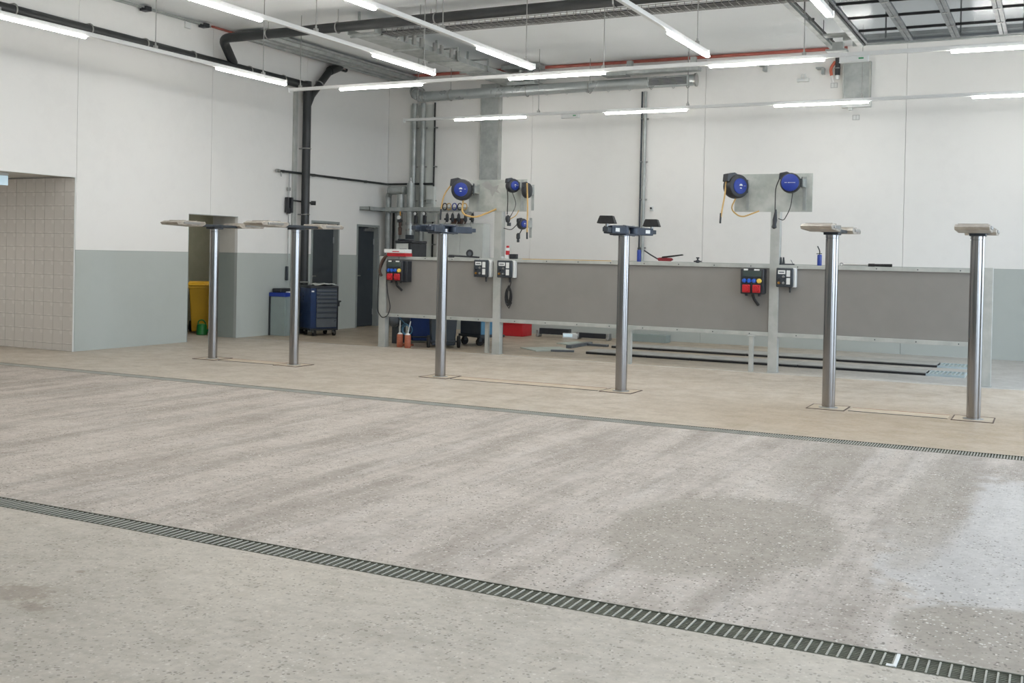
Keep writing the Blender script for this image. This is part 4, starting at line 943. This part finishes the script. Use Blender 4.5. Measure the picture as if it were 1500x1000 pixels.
# ================================================================ BACK CORNER EQUIPMENT
t = thing('service_tray', 'grey steel tray shelf on the left and back walls in the corner', 'tray', (-11, 18.5, 2.4))
MB().box(XL+0.0, 17.95, 2.38, XL+0.25, 18.75, 2.392).box(XL+0.238, 17.95, 2.392, XL+0.25, 18.5, 2.45).box(XL, 17.95, 2.38, XL+0.25, 17.962, 2.45).box(XL, 18.5, 2.38, -10.05, 18.75, 2.392).box(XL+0.25, 18.49, 2.38, -10.05, 18.502, 2.46).build('tray', 'galvanised', t)
for x in (-12.3, -11.4, -10.6): MB().box(x, 18.5, 2.35, x+0.03, YB, 2.38).box(x, YB-0.03, 2.1, x+0.03, YB, 2.38).build('bracket', 'galvanised', t)
def bp(u, v, y=18.6): return at(u, v, Y=y)
t = thing('filter_vessel', 'tall grey cylindrical filter vessel with a silver top in the back corner', 'filter', bp(601, 350))
p = bp(601, 300)
MB().cyl((p.x, p.y, 1.75), (p.x, p.y, bp(601, 268).z), 0.075, n=24).build('vessel', 'galvanised', t)
MB().lathe([(0.045, 0), (0.045, 0.04), (0.02, 0.05), (0.02, 0.11), (0.012, 0.12)], (p.x, p.y, bp(601, 268).z), n=18).build('top_fitting', 'steel_plain', t)
MB().cyl((p.x, p.y, 0), (p.x, p.y, 1.75), 0.06).box(p.x-0.1, p.y-0.1, 0, p.x+0.1, p.y+0.1, 0.02).build('stand_pipe', 'galvanised', t)
MB().lathe([(0.085, 0), (0.085, 0.04), (0.06, 0.05), (0.06, 0.12), (0.09, 0.13), (0.09, 0.18)], (p.x, p.y, 1.98), n=20).build('valve_flange', 'steel_plain', t)
MB().box(p.x-0.02, p.y-0.14, 1.72, p.x+0.14, p.y-0.06, 1.9).build('controller', 'dark_steel', t, bevel=0.01)
t = thing('silencer', 'grey horizontal silencer drum on a pipe bend in the back corner', 'silencer', bp(582, 300))
a, b = bp(570, 279), bp(594, 279)
MB().cyl((a.x, a.y, a.z), (b.x, a.y, a.z), 0.085, n=24).build('drum', 'galvanised', t)
for x in (a.x+0.03, b.x-0.05): MB().torus((x, a.y, a.z), (1, 0, 0), 0.087, 0.006, 24, 5).build('band', 'steel_plain', t)
MB().cyl((bp(587, 290).x, a.y, a.z-0.08), (bp(587, 290).x, a.y, 2.46), 0.075, n=20).build('down_pipe', 'galvanised', t)
MB().cyl((bp(587, 290).x, a.y, a.z-0.13), (bp(587, 290).x, a.y, a.z-0.08), 0.055, n=20).build('neck', 'steel_plain', t)
p = bp(569, 300, 18.7)
tag(MB().tube([(p.x, 18.7, 0.0), (p.x, 18.7, 2.72), (p.x+0.1, 18.62, 2.78)], 0.06, 16, bend=0.08).build('wall_pipe', 'galvanised'), 'grey vertical pipe rising in the very corner to the silencer', 'pipe')
p = bp(577, 300, 18.85)
tag(MB().cyl((p.x, 18.85, 0.0), (p.x, 18.85, 2.38), 0.025).build('thin_conduit', 'cable_black'), 'black vertical conduit in the corner below the tray', 'conduit')
for u, lab in ((583, 'grey down pipe below the tray under the silencer'),):
    p = bp(u, 340, 18.75); tag(MB().cyl((p.x, 18.75, 0.0), (p.x, 18.75, 2.37), 0.05).build('wall_pipe', 'galvanised'), lab, 'pipe')
p = bp(586, 330, 18.5); t = thing('pressure_regulator', 'brass and black pressure regulator hanging under the corner tray', 'regulator', p)
MB().lathe([(0.02, -0.2), (0.035, -0.18), (0.04, -0.05), (0.02, -0.03), (0.03, 0), (0.035, 0.1), (0.015, 0.14)], p, n=16).build('body', 'dark_brown', t)
MB().cyl((p.x, p.y-0.03, p.z+0.16), (p.x, p.y-0.06, p.z+0.16), 0.04).build('gauge', 'label_white', t); MB().cyl((p.x, p.y, p.z+0.1), (p.x, p.y, 2.38), 0.014).build('stem', 'brass', t)
MB().box(p.x-0.05, p.y-0.04, p.z+0.06, p.x+0.05, p.y+0.02, p.z+0.12).build('knob_block', 'black_plastic', t, bevel=0.01)
for k, u in enumerate((609, 622)):
    p = bp(u, 313, 18.5); t = thing('pressure_gauge', ('left' if k == 0 else 'right')+' one of two white dial gauges under the corner tray', 'gauge', p)
    MB().cyl((p.x, p.y-0.03, p.z), (p.x, p.y, p.z), 0.04).build('case', 'black_plastic', t); MB().cyl((p.x, p.y-0.034, p.z), (p.x, p.y-0.03, p.z), 0.032).build('dial', 'label_white', t); MB().box(p.x-0.035, p.y-0.02, p.z-0.2, p.x+0.035, p.y+0.03, p.z-0.04).build('valve_body', 'black_plastic', t, bevel=0.012)
# hose coils and dispensing guns on the tray
for k, u in enumerate((652, 658, 666, 674, 681)):
    p = at(u, 303, Y=18.48); mt_ = ('cable_black', 'hose_tan', 'blue_plastic', 'cable_black', 'hose_tan')[k]
    lab = ('black hose loop at the left end of the tray loops', 'tan hose loop second from the left on the tray', 'short blue hose loop in the middle of the tray loops', 'black hose loop right of the blue one on the tray', 'tan hose loop at the right end of the tray loops')[k]
    tag(MB().torus((p.x, 18.47, 2.47), (0.3, 1, 0), 0.065, 0.011, 16, 6, 0, PI*2).build('hose_loop', mt_), lab, 'hose')
for k, u in enumerate((655, 663, 672, 682, 692)):
    p = at(u, 318, Y=18.45); lab = ['leftmost', 'second', 'middle', 'fourth', 'rightmost'][k]+' of the dark dispensing guns hanging under the tray'
    t = thing('dispensing_gun', lab, 'dispensing gun', (p.x, 18.45, 2.1), 0, 'dispensing guns under the tray')
    MB().lathe([(0.015, 0.12), (0.03, 0.08), (0.035, -0.02), (0.02, -0.06)], (p.x, 18.45, 2.22), n=12).box(p.x-0.06, 18.43, 2.2, p.x+0.02, 18.47, 2.24).build('gun_body', 'black_plastic', t, bevel=0.006)
    MB().tube([(p.x, 18.45, 2.34), (p.x+0.01, 18.47, 2.38)], 0.012).build('hook', 'steel_plain', t)
    MB().tube([(p.x-0.02, 18.45, 2.2), (p.x-0.05, 18.45, 2.12), (p.x+0.0, 18.45, 2.04)], 0.01).build('spout', 'steel_plain', t)
p = bp(672, 321, 18.6); tag(MB().box(p.x-0.12, 18.5, 2.13, p.x+0.12, 18.7, 2.24).build('drip_box', 'dark_brown', bevel=0.006), 'dark brown box standing on the pale wall cabinet', 'box')
p = bp(623, 290, 18.85); t = thing('wall_box', 'flat pale grey box on the back wall below the thin horizontal pipe', 'wall box', (p.x, YB, 1.95))
MB().box(bp(626, 290, 18.9).x, 18.86, bp(626, 325, 18.9).z, bp(637, 290, 18.9).x, YB, bp(626, 273, 18.9).z).build('cover', 'wall_cabinet', t, bevel=0.005); MB().box(bp(626, 290, 18.9).x+0.02, 18.83, bp(626, 298, 18.9).z, bp(635, 290, 18.9).x, 18.86, bp(626, 292, 18.9).z).build('small_housing', 'galvanised', t, bevel=0.004)
# wall cabinet
a, b = at(640, 330, Y=18.65).x, at(708, 330, Y=18.65).x; zt_ = at(680, 327, Y=18.65).z
t = thing('wall_cabinet', 'pale grey two door cabinet on the back wall behind the left board', 'cabinet', ((a+b)/2, 18.8, 0.75))
MB().box(a, 18.67, 0.75, b+0.0, YB-0.012, zt_).build('body', 'wall_cabinet', t, bevel=0.006)
mid = (a+b)/2
for x0, x1 in ((a+0.005, mid-0.004), (mid+0.004, b-0.005)):
    d = MB().box(x0, 18.645, 0.76, x1, 18.668, zt_-0.01).build('door', 'wall_cabinet', t, bevel=0.004); MB().box(x1-0.06 if x0 < mid-0.1 else x0+0.04, 18.63, 1.2, x1-0.045 if x0 < mid-0.1 else x0+0.055, 18.645, 1.32).build('handle', 'steel_plain', d)
# thin black pipe along left and back wall
zz = 2.96
t = thing('thin_wall_pipe', 'thin black pipe running along the left wall to the corner', 'pipe', (-12.6, 17, zz))
MB().tube([(XL+0.06, 15.35, zz), (XL+0.06, YB-0.08, zz), (-11.49, YB-0.08, zz)], 0.022, 8, bend=0.06).build('pipe_run', 'black_pipe', t)
for y in (15.5, 16.4, 17.2, 18.1): MB().cyl((XL, y, zz), (XL+0.06, y, zz), 0.03).build('pipe_clamp', 'steel_plain', t)
MB().cyl((XL+0.06, 15.28, zz), (XL+0.06, 15.36, zz), 0.03).cyl((XL+0.06, 15.42, zz-0.1), (XL+0.06, 15.42, zz), 0.012).build('end_valve', 'steel_plain', t)
t = thing('wall_tap_line', 'thin vertical line with a black regulator left of the standpipe', 'pipe', (XL+0.05, 15.66, 1.0))
yv = 15.66
MB().cyl((XL+0.05, yv, 1.75), (XL+0.05, yv, zz), 0.011, n=8).cyl((XL+0.05, yv, 1.2), (XL+0.05, yv, 1.75), 0.008, n=8).build('riser', 'steel_plain', t)
MB().box(XL+0.02, yv-0.08, 2.22, XL+0.1, yv-0.035, 2.5).box(XL+0.02, yv+0.02, 2.22, XL+0.1, yv+0.075, 2.5).box(XL+0.02, yv-0.04, 2.2, XL+0.08, yv+0.03, 2.3).build('regulator', 'black_plastic', t, bevel=0.01)
MB().tube([(XL+0.06, yv+0.07, 2.45), (XL+0.06, 16.35, 2.43)], 0.016, 8).cyl((XL+0.06, 16.3, 2.43), (XL+0.12, 16.36, 2.43), 0.04).build('side_pipe', 'black_pipe', t)
MB().box(XL+0.02, yv-0.03, 2.62, XL+0.07, yv+0.03, 2.68).box(XL+0.02, yv-0.02, 2.0, XL+0.07, yv+0.02, 2.04).build('fitting', 'steel_plain', t, bevel=0.005)
MB().box(XL+0.01, yv-0.02, 0.98, XL+0.06, yv+0.02, 1.24).build('lower_valve', 'dark_steel', t, bevel=0.01)

# ================================================================ CABINET, TROLLEY AND BINS
# small cabinet with blue top
a = at(403, 489, Z=0)
bx0, bx1, by0, by1 = XL+0.01, XL+0.36, 15.22, 15.60
t = thing('small_cabinet', 'small grey cabinet with a blue top left of the second lift column', 'cabinet', ((bx0+bx1)/2, (by0+by1)/2, 0))
MB().box(bx0, by0, 0, bx1, by1, 0.70).build('body', 'cabinet_green_grey', t, bevel=0.006)
MB().box(bx0+0.0, by0-0.02, 0.70, bx1+0.02, by1+0.02, 0.77).build('top', 'blue_plastic', t, bevel=0.008)
MB().box(bx1, by0+0.03, 0.05, bx1+0.012, by1-0.03, 0.66).build('door', 'cabinet_green_grey', t, bevel=0.003)
MB().box(bx0, by0-0.015, 0, bx0+0.03, by0, 0.70).build('edge_profile', 'black_plastic', t)
tag(MB().box(bx0+0.05, by0+0.0, 0.77, bx0+0.25, by0+0.34, 0.845).build('tool_case', 'black_plastic', bevel=0.02), 'black case lying on the blue topped cabinet', 'case')
tag(MB().box(bx0+0.26, by0+0.12, 0.77, bx0+0.345, by0+0.34, 0.79).build('rag', 'label_white', bevel=0.01), 'small white cloth pad on the blue topped cabinet', 'cloth')
# tool trolley with drawers
t0 = at(460, 489, Z=0); W_, D_ = 0.52, 0.60
cxx, cyy = -12.02, 15.90
t = thing('tool_trolley', 'blue tool trolley with grey drawers on castors before the steel doors', 'tool trolley', (cxx, cyy, 0), math.radians(59))
L = dict(local=True)
hx, hy = 0.21, 0.26   # local: front = -Y, side = +-X
def TB(): return MB()
TB().box(-hx-0.09, -hy+0.02, 0.12, hx, hy, 0.86).build('body', 'tool_blue', t, bevel=0.008, **L)
TB().box(hx-0.0, -hy+0.0, 0.12, hx+0.02, hy, 0.9).box(-hx-0.1, -hy, 0.86, hx+0.02, hy, 0.9).box(-hx-0.1, -hy, 0.1, hx+0.02, hy, 0.135).build('shell_rim', 'black_plastic', t, bevel=0.008, **L)
zs = [0.15, 0.33, 0.43, 0.52, 0.60, 0.67, 0.74, 0.80, 0.86]
for z0, z1 in zip(zs, zs[1:]):
    d = TB().box(-hx+0.02, -hy-0.01, z0+0.005, hx-0.015, -hy+0.02, z1-0.005).build('drawer', 'drawer_grey', t, bevel=0.003, **L)
    TB().box(-hx+0.03, -hy-0.025, z1-0.022, hx-0.025, -hy-0.008, z1-0.008).build('drawer_grip', 'dark_steel', d, **L)
TB().box(-hx-0.085, -hy+0.01, 0.16, -hx-0.0, -hy+0.02, 0.86).build('front_strip', 'tool_blue', t, **L)
TB().box(-hx-0.075, -hy-0.0, 0.79, -hx-0.03, -hy+0.01, 0.815).build('name_plate', 'label_white', t, **L)
for x_, y_ in ((-hx, -hy+0.05), (hx-0.04, -hy+0.05), (-hx, hy-0.05), (hx-0.04, hy-0.05)):
    w_ = TB().cyl((x_-0.02, y_, 0.055), (x_+0.02, y_, 0.055), 0.055).build('castor', 'rubber', t, **L); TB().box(x_-0.03, y_-0.03, 0.055, x_-0.022, y_+0.03, 0.12).box(x_+0.022, y_-0.03, 0.055, x_+0.03, y_+0.03, 0.12).box(x_-0.03, y_-0.03, 0.1, x_+0.03, y_+0.03, 0.12).build('castor_fork', 'steel_plain', w_, **L)
TB().tube([(hx+0.02, -hy+0.05, 0.60), (hx+0.08, -hy+0.05, 0.62), (hx+0.08, -hy+0.2, 0.62)], 0.014).box(hx+0.02, -hy+0.02, 0.53, hx+0.05, -hy+0.09, 0.62).build('side_holder', 'black_plastic', t, **L)
cl = MB(Matrix.Translation((cxx, cyy, 0.9)) @ Matrix.Rotation(math.radians(59), 4, 'Z'))
N = 7; vs = []; fs = []
for i in range(N):
    for j in range(N): vs.append((-0.2+0.4*i/(N-1)+random.uniform(-.015, .015), -0.25+0.42*j/(N-1), 0.012+random.uniform(0, 0.035)))
for i in range(N-1):
    for j in range(N-1): fs.append((i*N+j, (i+1)*N+j, (i+1)*N+j+1, i*N+j+1))
cl.add(vs, fs); o = cl.build('cloth', 'wall_cabinet', ang=180); s_ = o.modifiers.new('s', 'SOLIDIFY'); s_.thickness = 0.01
tag(o, 'crumpled grey cloth lying on the tool trolley', 'cloth')

def wheelie(x, y, rz, lab, col_, s=1.0, lidcol=None, H=0.98, W=0.46, D=0.5):
    t = thing('wheelie_bin', lab, 'bin', (x, y, 0), rz)
    b = MB(); w0, d0 = W*0.40, D*0.38; w1, d1 = W*0.5, D*0.5
    b.add([(-w0, -d0, 0.03), (w0, -d0, 0.03), (w0, d0, 0.03), (-w0, d0, 0.03), (-w1, -d1, H-0.08), (w1, -d1, H-0.08), (w1, d1, H-0.08), (-w1, d1, H-0.08)], [(3, 2, 1, 0), (4, 5, 6, 7), (0, 1, 5, 4), (1, 2, 6, 5), (2, 3, 7, 6), (3, 0, 4, 7)])
    b.build('body', col_, t, local=True, bevel=0.02)
    MB().box(-w1-0.02, -d1-0.02, H-0.12, w1+0.02, d1+0.02, H-0.07).build('rim', col_, t, local=True, bevel=0.008)
    lid = MB().prism([(-d1-0.03, 0), (d1+0.05, 0.0), (d1+0.03, 0.045), (0, 0.075), (-d1, 0.045)], (-w1-0.02, 0, H-0.068), (0, 1, 0), (0, 0, 1), (2*w1+0.04, 0, 0)).build('lid', lidcol or col_, t, local=True, bevel=0.01)
    MB().cyl((-w1*0.8, d1+0.09, H-0.06), (w1*0.8, d1+0.09, H-0.06), 0.016).box(-w1*0.8, d1, H-0.08, -w1*0.8+0.03, d1+0.1, H-0.045).box(w1*0.8-0.03, d1, H-0.08, w1*0.8, d1+0.1, H-0.045).build('handle', col_, t, local=True)
    for sx_ in (-1, 1):
        w_ = MB().cyl((sx_*(w1-0.02), d1-0.02, 0.1), (sx_*(w1+0.03), d1-0.02, 0.1), 0.1, n=24).build('wheel', 'rubber', t, local=True, bevel=0.01); MB().cyl((sx_*(w1+0.028), d1-0.02, 0.1), (sx_*(w1+0.036), d1-0.02, 0.1), 0.05).build('hub', 'dark_steel', w_, local=True)
    MB().cyl((-w1, d1-0.02, 0.1), (w1, d1-0.02, 0.1), 0.014).build('axle', 'dark_steel', t, local=True)
    return t
p = at(303, 492, Z=0)
pX, pY = -13.93, 14.95
wheelie(pX, pY, math.radians(38), 'yellow wheeled bin inside the passage opening', 'yellow_plastic', H=0.93, W=0.5)
wheelie(-14.02, 14.12, math.radians(20), 'dark blue wheeled bin behind the yellow one in the passage', 'bin_blue', H=0.93)
# watering can
p = at(296, 489, Z=0); p = Vector((-13.56, 14.50, 0))
DV = Vector((0.89, 0.45, 0))
t = thing('watering_can', 'green plastic watering can in front of the yellow bin', 'watering can', p)
MB().lathe([(0.085, 0), (0.095, 0.01), (0.085, 0.17), (0.075, 0.19), (0.03, 0.2)], p, n=24).build('body', 'green_plastic', t)
MB().tube([p+(DV*-0.07+Vector((0, 0, 0.17))), p+(DV*-0.06+Vector((0, 0, 0.25))), p+(DV*0.02+Vector((0, 0, 0.27))), p+(DV*0.07+Vector((0, 0, 0.2)))], 0.012, 8, bend=0.06).build('handle', 'green_plastic', t)
MB().tube([p+(DV*0.07+Vector((0, 0, 0.05))), p+(DV*0.15+Vector((0, 0, 0.12))), p+(DV*0.18+Vector((0, 0, 0.22)))], 0.016, 8, bend=0.04).cyl(p+(DV*0.175+Vector((0, 0, 0.21))), p+(DV*0.20+Vector((0, 0, 0.24))), 0.018, 0.03).build('spout', 'green_plastic', t)

# exit sign by the wash bay
p = at(6, 262, X=XL-0.5)
t = thing('exit_sign', 'pale lit sign hanging in the wash bay opening at the left edge', 'sign', (XL-0.5, p.y, 2.3))
MB().box(XL-0.52, p.y-0.17, at(6, 256, X=XL-0.5).z, XL-0.48, p.y+0.06, 2.52).build('housing', 'label_white', t, bevel=0.004)
MB().box(XL-0.51, p.y-0.17, at(6, 271, X=XL-0.5).z, XL-0.49, p.y+0.055, at(6, 257, X=XL-0.5).z).build('sign_plate', 'exit_lit', t)

# ================================================================ BEHIND AND UNDER THE DIVIDER
wheelie(-9.80, 15.80, math.radians(-140), 'dark blue wheeled bin behind the divider at the left', 'bin_blue', H=0.95, W=0.48)
wheelie(-9.03, 15.22, math.radians(-145), 'dark grey wheeled bin behind the third lift column', 'bin_grey', H=0.95, W=0.48)
# cart
p = at(697, 505, Z=0); cx_, cy_ = -8.72, 15.98
t = thing('waste_cart', 'grey and light blue castor cart under the divider left of the second post', 'cart', (cx_, cy_, 0), math.radians(-22))
MB().box(-0.27, -0.25, 0.17, 0.27, 0.25, 0.95).build('tub', 'bin_grey', t, local=True, bevel=0.02)
MB().box(0.27, -0.24, 0.19, 0.285, 0.24, 0.93).build('blue_side', 'cart_blue', t, local=True, bevel=0.005)
MB().box(-0.29, -0.27, 0.14, 0.3, 0.27, 0.18).build('frame', 'dark_steel', t, local=True, bevel=0.006)
MB().box(-0.27, -0.262, 0.5, 0.27, -0.25, 0.53).build('bead', 'bin_grey', t, local=True)
for x_, y_ in ((-0.2, -0.2), (0.2, -0.2), (-0.2, 0.2), (0.2, 0.2)):
    w_ = MB().cyl((x_-0.02, y_, 0.065), (x_+0.02, y_, 0.065), 0.065).build('castor', 'rubber', t, local=True); MB().box(x_-0.03, y_-0.03, 0.07, x_-0.022, y_+0.03, 0.14).box(x_+0.022, y_-0.03, 0.07, x_+0.03, y_+0.03, 0.14).build('castor_fork', 'dark_steel', w_, local=True)
# brown cartridges with pale tops
for k, (u, v) in enumerate(((585.5, 508), (597, 509.5))):
    p = at(u, v, Z=0); t = thing('oil_can', ('left' if k == 0 else 'right')+' one of two brown canisters with pale tops under the divider', 'canister', p)
    MB().lathe([(0.045, 0), (0.05, 0.01), (0.05, 0.2), (0.044, 0.21)], p, n=20).build('body', 'rust_brown', t)
    MB().lathe([(0.04, 0.2), (0.04, 0.215), (0.02, 0.235), (0.01, 0.24)], p, n=16).build('pale_top', 'label_white', t)
    MB().tube([p+Vector((0.0, 0, 0.23)), p+Vector((0.0+0.02*k, 0, 0.32)), p+Vector((0.05*k, 0, 0.43))], 0.007, 8).build('tube', 'label_white', t)
t = thing('hose_bundle', 'blue hose loops hanging behind the brown canisters', 'hose', at(595, 490, Y=14.95))
p = at(594, 482, Y=14.95)
MB().torus((p.x, 14.95, p.z), (0.3, 1, 0), 0.09, 0.009, 16, 6).torus((p.x+0.03, 14.97, p.z-0.01), (-0.3, 1, 0), 0.08, 0.009, 16, 6).tube([(p.x, 14.95, p.z+0.08), (p.x, 14.7, ZB_+0.02), (p.x, YP+0.09, ZB_+0.03)], 0.006).build('loop', 'cart_blue', t)
tag(MB().box(-9.68, 14.85, 0, -9.45, 15.0, 0.035).build('wood_block', 'rust_brown', bevel=0.004), 'flat brown wooden block beside the brown canisters', 'wood block')
p = at(574, 470, Y=15.1)
t = thing('round_tank', 'grey round tank end under the left end of the divider', 'tank', (p.x, 15.3, 0))
MB().lathe([(0.01, -0.02), (0.07, 0.0), (0.10, 0.04), (0.10, 0.4)], (p.x, 15.1, p.z), (0, 1, 0), 24).build('tank', 'drawer_grey', t)
for y in (15.2, 15.42): MB().box(p.x-0.06, y, 0, p.x+0.06, y+0.02, p.z-0.06).build('stand', 'dark_steel', t)
# red crate
a = at(738, 488, Z=0); c = Vector((-9.22, 18.15, 0))
t = thing('red_crate', 'red plastic crate on the floor by the back wall', 'crate', c)
MB().box(c.x-0.3, c.y-0.1, 0.0, c.x+0.25, c.y+0.3, 0.26).build('body', 'red_plastic', t, bevel=0.01); MB().box(c.x-0.32, c.y-0.12, 0.235, c.x+0.27, c.y+0.32, 0.26).build('rim', 'red_plastic', t, bevel=0.005)
# long black beam with silver ends (bench tool) by the wall
a, b = at(764, 489, Z=0), at(890, 497, Z=0); yb = 18.3
a = Vector((-8.72, yb, 0)); b = Vector((-7.30, yb, 0))
t = thing('alignment_beam', 'long black beam with silver ends lying by the back wall', 'measuring beam', ((a.x+b.x)/2, yb, 0))
MB().box(a.x, yb-0.05, 0.06, a.x+0.62, yb+0.05, 0.17).build('left_beam', 'black_plastic', t, bevel=0.006)
MB().box(a.x+0.76, yb-0.05, 0.03, b.x-0.05, yb+0.05, 0.12).build('right_beam', 'black_plastic', t, bevel=0.006)
MB().box(a.x+0.5, yb-0.09, 0.0, a.x+0.8, yb+0.07, 0.1).build('centre_block', 'label_white', t, bevel=0.01)
MB().box(a.x+0.52, yb-0.095, 0.035, a.x+0.7, yb-0.088, 0.09).build('blue_label', 'exit_lit', t)
for x in (a.x-0.06, b.x-0.06, a.x+0.76): MB().box(x, yb-0.065, 0.015, x+0.06, yb+0.06, 0.13).cyl((x+0.03, yb-0.08, 0.03), (x+0.03, yb+0.08, 0.03), 0.03).build('silver_end', 'steel_plain', t, bevel=0.006)
tag(MB().box(-7.2, 18.45, 0, -6.28, 18.7, 0.14).build('low_duct', 'cabinet_green_grey', bevel=0.005), 'low grey floor box against the back wall behind the fourth column', 'floor box')
# sheets and steel ramps on the floor
for (us, lab, m_, zt) in ((((762, 509.5), (785, 514.5), (840, 514.5), (820, 508.5)), 'front pale sheet lying on the floor behind the divider', 'flat_sheet', 0.012), (((815, 503), (832, 505.5), (862, 503.5), (845, 500.5)), 'rear pale sheet lying on the floor behind the divider', 'flat_sheet', 0.012)):
    q = [at(u, v, Z=0) for u, v in us]; b = MB().add(q+[p+Vector((0, 0, zt)) for p in q], [(3, 2, 1, 0), (4, 5, 6, 7), (0, 1, 5, 4), (1, 2, 6, 5), (2, 3, 7, 6), (3, 0, 4, 7)])
    tag(b.build('floor_sheet', m_), lab, 'sheet')
def bar(u0, v0, u1, v1, w_, h, lab):
    a, b = at(u0, v0, Z=0), at(u1, v1, Z=0); d = (b-a).normalized(); s = Vector((-d.y, d.x, 0))*w_/2
    q = [a-s, b-s, b+s, a+s]
    tag(MB().add(q+[p+Vector((0, 0, h)) for p in q], [(3, 2, 1, 0), (4, 5, 6, 7), (0, 1, 5, 4), (1, 2, 6, 5), (2, 3, 7, 6), (3, 0, 4, 7)]).build('steel_bar', 'drawer_grey', bevel=0.004), lab, 'steel bar')
bar(833, 510, 864, 504.5, 0.1, 0.05, 'slanting dark steel bar on the floor behind the divider'); bar(862, 506, 890, 508, 0.1, 0.04, 'dark steel bar on the floor next to the slanting bar'); bar(807, 514.5, 841, 515.5, 0.1, 0.03, 'flat dark steel bar on the floor in front of the sheets')

# low platforms of the rear lift
def platform(x0, x1, y0, y1, cuts, gx1, lab):
    t = thing('lift_platform', lab, 'lift platform', ((x0+x1)/2, (y0+y1)/2, 0)); xs = [x0]+cuts+[x1]
    for a, b in zip(xs, xs[1:]):
        d = MB().box(a+0.006, y0, 0.03, b-0.006, y1, 0.045).build('deck_plate', 'platform', t, bevel=0.003)
        MB().box(a+0.006, y0-0.004, 0.0, b-0.006, y1-0.01, 0.03).build('side_skirt', 'platform_side', d)
    if gx1:
        for ya_ in (y0, y1-0.03): MB().box(x1, ya_, 0.0, gx1, ya_+0.03, 0.03).build('ramp_frame', 'grating', t)
        x = x1+0.02
        while x < gx1: MB().box(x, y0+0.03, 0.012, x+0.02, y1-0.03, 0.03).build('ramp_bar', 'grating', t); x += 0.055
        MB().box(x1, y0+0.03, 0, gx1, y1-0.03, 0.012).build('ramp_bed', 'flat_sheet', t)
platform(-6.6, -1.57, 15.52, 16.05, [-5.6, -4.9, -3.3], -1.08, 'front low lift platform strip in the floor behind the divider')
platform(-6.7, -1.55, 16.85, 17.38, [-6.0, -4.4, -3.0], -1.12, 'rear low lift platform strip in the floor near the back wall')
